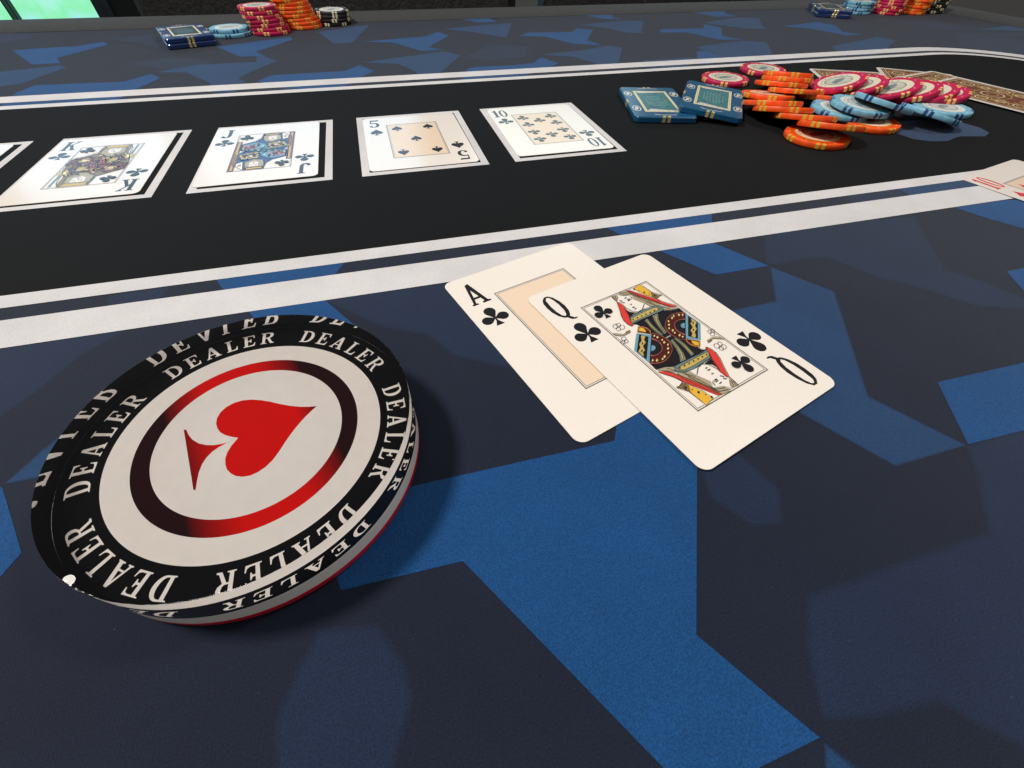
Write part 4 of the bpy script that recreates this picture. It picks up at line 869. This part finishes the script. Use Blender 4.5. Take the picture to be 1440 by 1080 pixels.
PILE = [
 ('orange', (230.6, 442.2, 7.4), (.04, .19, .98), 20, 'rearmost orange chip, highest edge of the pile'),
 ('orange', (224.9, 428.6, 6.9), (.04, .20, .98), 52, 'second orange chip from the back of the pile'),
 ('orange', (212.8, 412.1, 7.2), (.05, .20, .98), 30, 'third orange chip from the back of the pile'),
 ('orange', (216.3, 392.2, 7.4), (.04, .21, .98), 8, 'orange chip just above the gap in the orange row'),
 ('orange', (235.5, 389.0, 4.4), (.06, .20, .98), 40, 'orange chip tucked behind the pale blue chips'),
 ('orange', (194.6, 389.5, 4.9), (.02, .14, .99), 15, 'orange chip reaching farthest left, just beyond the square plaque'),
 ('orange', (183.9, 357.1, 8.2), (.01, .25, .97), 44, 'orange chip beside the plaque, raised over a dark gap'),
 ('orange', (187.4, 346.4, 7.4), (.02, .25, .97), 24, 'orange chip fourth from the front of the row'),
 ('orange', (197.3, 332.2, 6.9), (.04, .25, .97), 5, 'orange chip third from the front of the row'),
 ('orange', (204.9, 312.4, 7.9), (.07, .24, .97), 33, 'orange chip propped on the frontmost one'),
 ('orange', (198.1, 310.6, 1.95), (0, .01, 1), 12, 'frontmost orange chip lying flat with its face showing'),
 ('orange', (249.5, 342.0, 1.95), (0, 0, 1), 50, 'orange chip lying flat in the shadow under the pale blue chips'),
 ('pink', (180.2, 446.5, 1.95), (0, 0, 1), 10, 'pink chip lying flat behind the tilted square plaque'),
 ('pink', (226.5, 481.5, 1.95), (0, 0, 1), 38, 'pink chip lying flat nearest the far white line'),
 ('pink', (261.0, 416.5, 8.0), (-.28, .04, .96), 25, 'leftmost pink chip on top of the leaning row'),
 ('pink', (275.5, 412.0, 7.2), (-.28, .04, .96), 48, 'second pink chip from the left in the leaning row'),
 ('pink', (299.0, 406.5, 7.0), (-.28, .03, .96), 30, 'third pink chip from the left in the leaning row'),
 ('pink', (312.5, 402.5, 6.6), (-.27, .03, .96), 14, 'fourth pink chip from the left in the leaning row'),
 ('pink', (326.5, 402.5, 6.0), (-.24, .02, .97), 41, 'fifth pink chip from the left in the leaning row'),
 ('pink', (335.5, 401.0, 5.2), (-.18, .02, .98), 22, 'rightmost pink chip at the bottom of the leaning row'),
 ('blue', (325.0, 377.5, 1.95), (0, 0, 1), 30, 'pale blue chip lying flat under the right end of the pink row'),
 ('blue', (233.5, 354.8, 5.2), (.05, -.02, 1), 33, 'pale blue chip lowest and frontmost beside the orange row'),
 ('blue', (252.5, 358.5, 6.6), (.08, -.01, 1), 5, 'pale blue chip showing only its right rim under another'),
 ('blue', (243.8, 351.2, 9.2), (.07, -.03, 1), 38, 'pale blue chip with its whole face showing beside the orange row'),
 ('blue', (259.4, 351.0, 11.4), (.22, .09, .97), 22, 'pale blue chip on edge-on slant between face-up blue and pink'),
 ('blue', (293.8, 347.4, 6.3), (.22, .09, .97), 46, 'pale blue chip slanting down to the right over the dark shadow'),
]
for kind, c, nrm, sp, lab in PILE: chip(kind, c, nrm, sp, lab, PG)

# ------------------------------------------------------------------ rectangular plaques
PW, PL, PT = 44.0, 71.0, 4.2
M['plaque'] = vary(new_mat('plaque_blue', (0.007, 0.078, 0.172), 0.28, 0.5, Coat_Weight=0.4, Coat_Roughness=0.15), 200, 0.12)
M['plaque_dark'] = vary(new_mat('plaque_navy', (0.010, 0.030, 0.120), 0.28, 0.5, Coat_Weight=0.4, Coat_Roughness=0.15), 200, 0.12)
M['plaque_gold'] = new_mat('plaque_gold', (0.80, 0.64, 0.26), 0.30, 0.5, Metallic=0.5)
M['plaque_silver'] = vary(new_mat('plaque_silver', (0.72, 0.70, 0.62), 0.30, 0.5, Metallic=0.3), 600, 0.3)
M['plaque_teal'] = vary(new_mat('plaque_teal', (0.055, 0.17, 0.19), 0.25, 0.5), 250, 0.3)
M['plaque_cream'] = new_mat('plaque_cream', (0.70, 0.64, 0.42), 0.3, 0.5)
M['plaque_print'] = new_mat('plaque_print', (0.16, 0.30, 0.31), 0.3, 0.5)
def make_plaque(body, panel):
    sh = Sheet(); sh.slab(rrect(-PW / 2, -PL / 2, PW / 2, PL / 2, 3.5, 6), 0, PT, body, 0.7)
    b = sh.mesh('plaque_body'); b.polygons.foreach_set('use_smooth', [True] * len(b.polygons)); b.set_sharp_from_angle(angle=math.radians(30))
    z = PT + 0.02
    s1 = Sheet(); x, y = 13.0, 25.0
    s1.poly([(-x, -y), (x, -y), (x, y), (-x, y)], M['plaque_cream'], z, [[(-x + 1.9, -y + 1.9), (x - 1.9, -y + 1.9), (x - 1.9, y - 1.9), (-x + 1.9, y - 1.9)]])
    s1.poly([(-x + 1.9, -y + 1.9), (x - 1.9, -y + 1.9), (x - 1.9, y - 1.9), (-x + 1.9, y - 1.9)], panel, z)
    s1.frame(-x + 0.8, -y + 0.8, x - 0.8, y - 0.8, 0.5, M['plaque_gold'], z + 0.01)
    s1.poly([(-x + 1.6, -y + 1.6), (x - 1.6, -y + 1.6), (x - 1.6, -y + 3.4), (-x + 5, -y + 6.5)], M['plaque_silver'], z + 0.02)
    s1.poly([(-x + 1.6, y - 1.6), (-x + 4, y - 5.5), (x - 1.6, y - 3.0), (x - 1.6, y - 1.6)], M['plaque_silver'], z + 0.02)
    for k in range(-3, 4):                                   # rows of tiny worn print
        for q in range(-3, 4):
            if abs(q) + abs(k) > 5: continue
            s1.poly([(q * 2.3 - 0.8, k * 3.6 - 0.7), (q * 2.3 + 0.8, k * 3.6 - 0.7), (q * 2.3 + 0.5, k * 3.6 + 0.9), (q * 2.3 - 0.6, k * 3.6 + 0.7)], M['plaque_print'], z + 0.02)
    kids = [('inlay', s1.mesh('plaque_inlay'))]
    for sx in (-1, 1):
        for sy in (-1, 1):
            s2 = Sheet(); cx_, cy_ = sx * 17.9, sy * 17.5
            s2.poly([(cx_ + a, cy_ + b_) for a, b_ in arc(0, 0, 3.1, 6.2, 0, 345, 23)], M['plaque_silver'], z, [[(cx_ + a, cy_ + b_) for a, b_ in arc(0, 0, 2.3, 5.3, 0, 345, 23)]])
            s2.poly([(cx_ - 1.5, cy_ - 3.8), (cx_ + 1.1, cy_ - 1.8), (cx_ + 1.6, cy_ + 3.1), (cx_ - 0.7, cy_ + 4.2)], M['plaque_silver'], z)
            kids.append(('emblem', s2.mesh('plaque_emblem')))
        s2 = Sheet()   # plain arc on the end
        s2.line(arc(0, sx * 29.5, 9, 2.0, 150 if sx > 0 else 210, 30 if sx > 0 else 330, 10), 0.9, M['plaque_silver'], z)
        kids.append(('end_mark', s2.mesh('plaque_end_mark')))
    for s_ in (-1, 1):
        for o_ in (-2.9, 0.7):
            y0, y1 = (PL / 2 - 2.2, PL / 2 + 0.06) if s_ > 0 else (-PL / 2 - 0.06, -PL / 2 + 2.2)
            s3 = Sheet(); s3.slab([(o_, y0), (o_ + 2.2, y0), (o_ + 2.2, y1), (o_, y1)], 0.35, PT + 0.05, M['plaque_gold'], 0.3)
            kids.append(('edge_stripe', s3.mesh('plaque_stripe')))
            x0, x1 = (PW / 2 - 1.6, PW / 2 + 0.06) if s_ > 0 else (-PW / 2 - 0.06, -PW / 2 + 1.6)
            s3 = Sheet(); s3.slab([(x0, o_), (x1, o_), (x1, o_ + 2.2), (x0, o_ + 2.2)], 0.35, PT + 0.05, M['plaque_gold'], 0.3)
            kids.append(('edge_stripe', s3.mesh('plaque_stripe')))
    return b, kids
PQ = make_plaque(M['plaque'], M['plaque_teal'])
M['plaque_black'] = vary(new_mat('plaque_black_panel', (0.03, 0.03, 0.03), 0.3, 0.5), 250, 0.2)
PQ2 = make_plaque(M['plaque_dark'], M['plaque_black'])
def plaque(pq, c, rz, label, group, tx=0.0, ty=0.0):
    o = link('rectangular_plaque', pq[0])
    for nm, me in pq[1]: link(nm, me, o)
    o.location = P(*c); o.rotation_euler = (tx, ty, rz)
    return tag(o, label, 'plaque', group)
plaque(PQ, (103.4, 370.5, 0.25), 0.02, 'blue rectangular plaque lying flat, nearest the ten of clubs', 'blue plaques beside the pot pile')
plaque(PQ, (145.6, 371.5, 3.2), -0.335, 'blue rectangular plaque tilted on the edge of the flat one', 'blue plaques beside the pot pile', 0.0, 0.07)

# ------------------------------------------------------------------ stacks beyond the far line
def stack(kind, base, n, lean, lab, group, z0=0.2, jit=0.5):
    rr = random.Random(int(base[0] * 7 + n))
    for k in range(n):
        x = base[0] + lean[0] * k + rr.uniform(-jit, jit); y = base[1] + lean[1] * k + rr.uniform(-jit, jit)
        pos = 'at the bottom' if k == 0 else ('on top' if k == n - 1 else '%s from the bottom' % ('second third fourth fifth sixth seventh eighth ninth tenth eleventh twelfth thirteenth'.split()[k - 1]))
        chip(kind, (x, y, z0 + 1.66 + 3.34 * k), (rr.uniform(-.01, .01), rr.uniform(-.01, .01), 1), rr.uniform(0, 60), '%s %s' % (lab, pos), group)
GL_ = 'far left stacks by the rail'
stack('pink', (-279, 604), 7, (-1.4, 0.2), 'pink chip of the far left stack,', GL_)
stack('orange', (-254, 640), 8, (-1.7, 0.2), 'orange chip of the far left stack,', GL_)
stack('black', (-226, 664), 4, (0, 0), 'black chip of the far left stack,', GL_)
stack('blue', (-316, 588), 2, (-3.0, 2.0), 'pale blue chip beside the far left pink stack,', GL_)
for k in range(2):
    plaque(PQ2, (-347.0 - k * .4, 554.0 + k * .6, 0.2 + k * 4.25), 0.62 + 0.015 * k, 'navy plaque of the far left pile, ' + ('lower one', 'upper one showing the black panel')[k], 'navy plaques at far left')
GR_ = 'far right stacks by the rail'
stack('blue', (497, 836), 4, (0.5, 0.3), 'pale blue chip of the far right stack,', GR_)
stack('pink', (545, 838), 8, (0.5, 0.3), 'pink chip of the far right stack,', GR_)
stack('orange', (584, 846), 8, (0.8, 0.3), 'orange chip of the far right stack,', GR_)
stack('black', (622, 862), 6, (0.3, 0.1), 'black chip of the far right stack,', GR_)
for k in range(2):
    plaque(PQ2, (449.0, 820.0, 0.2 + k * 4.25), -0.25 + 0.02 * k, 'navy plaque of the far right pile, ' + ('lower one', 'upper one')[k], 'navy plaques at far right')
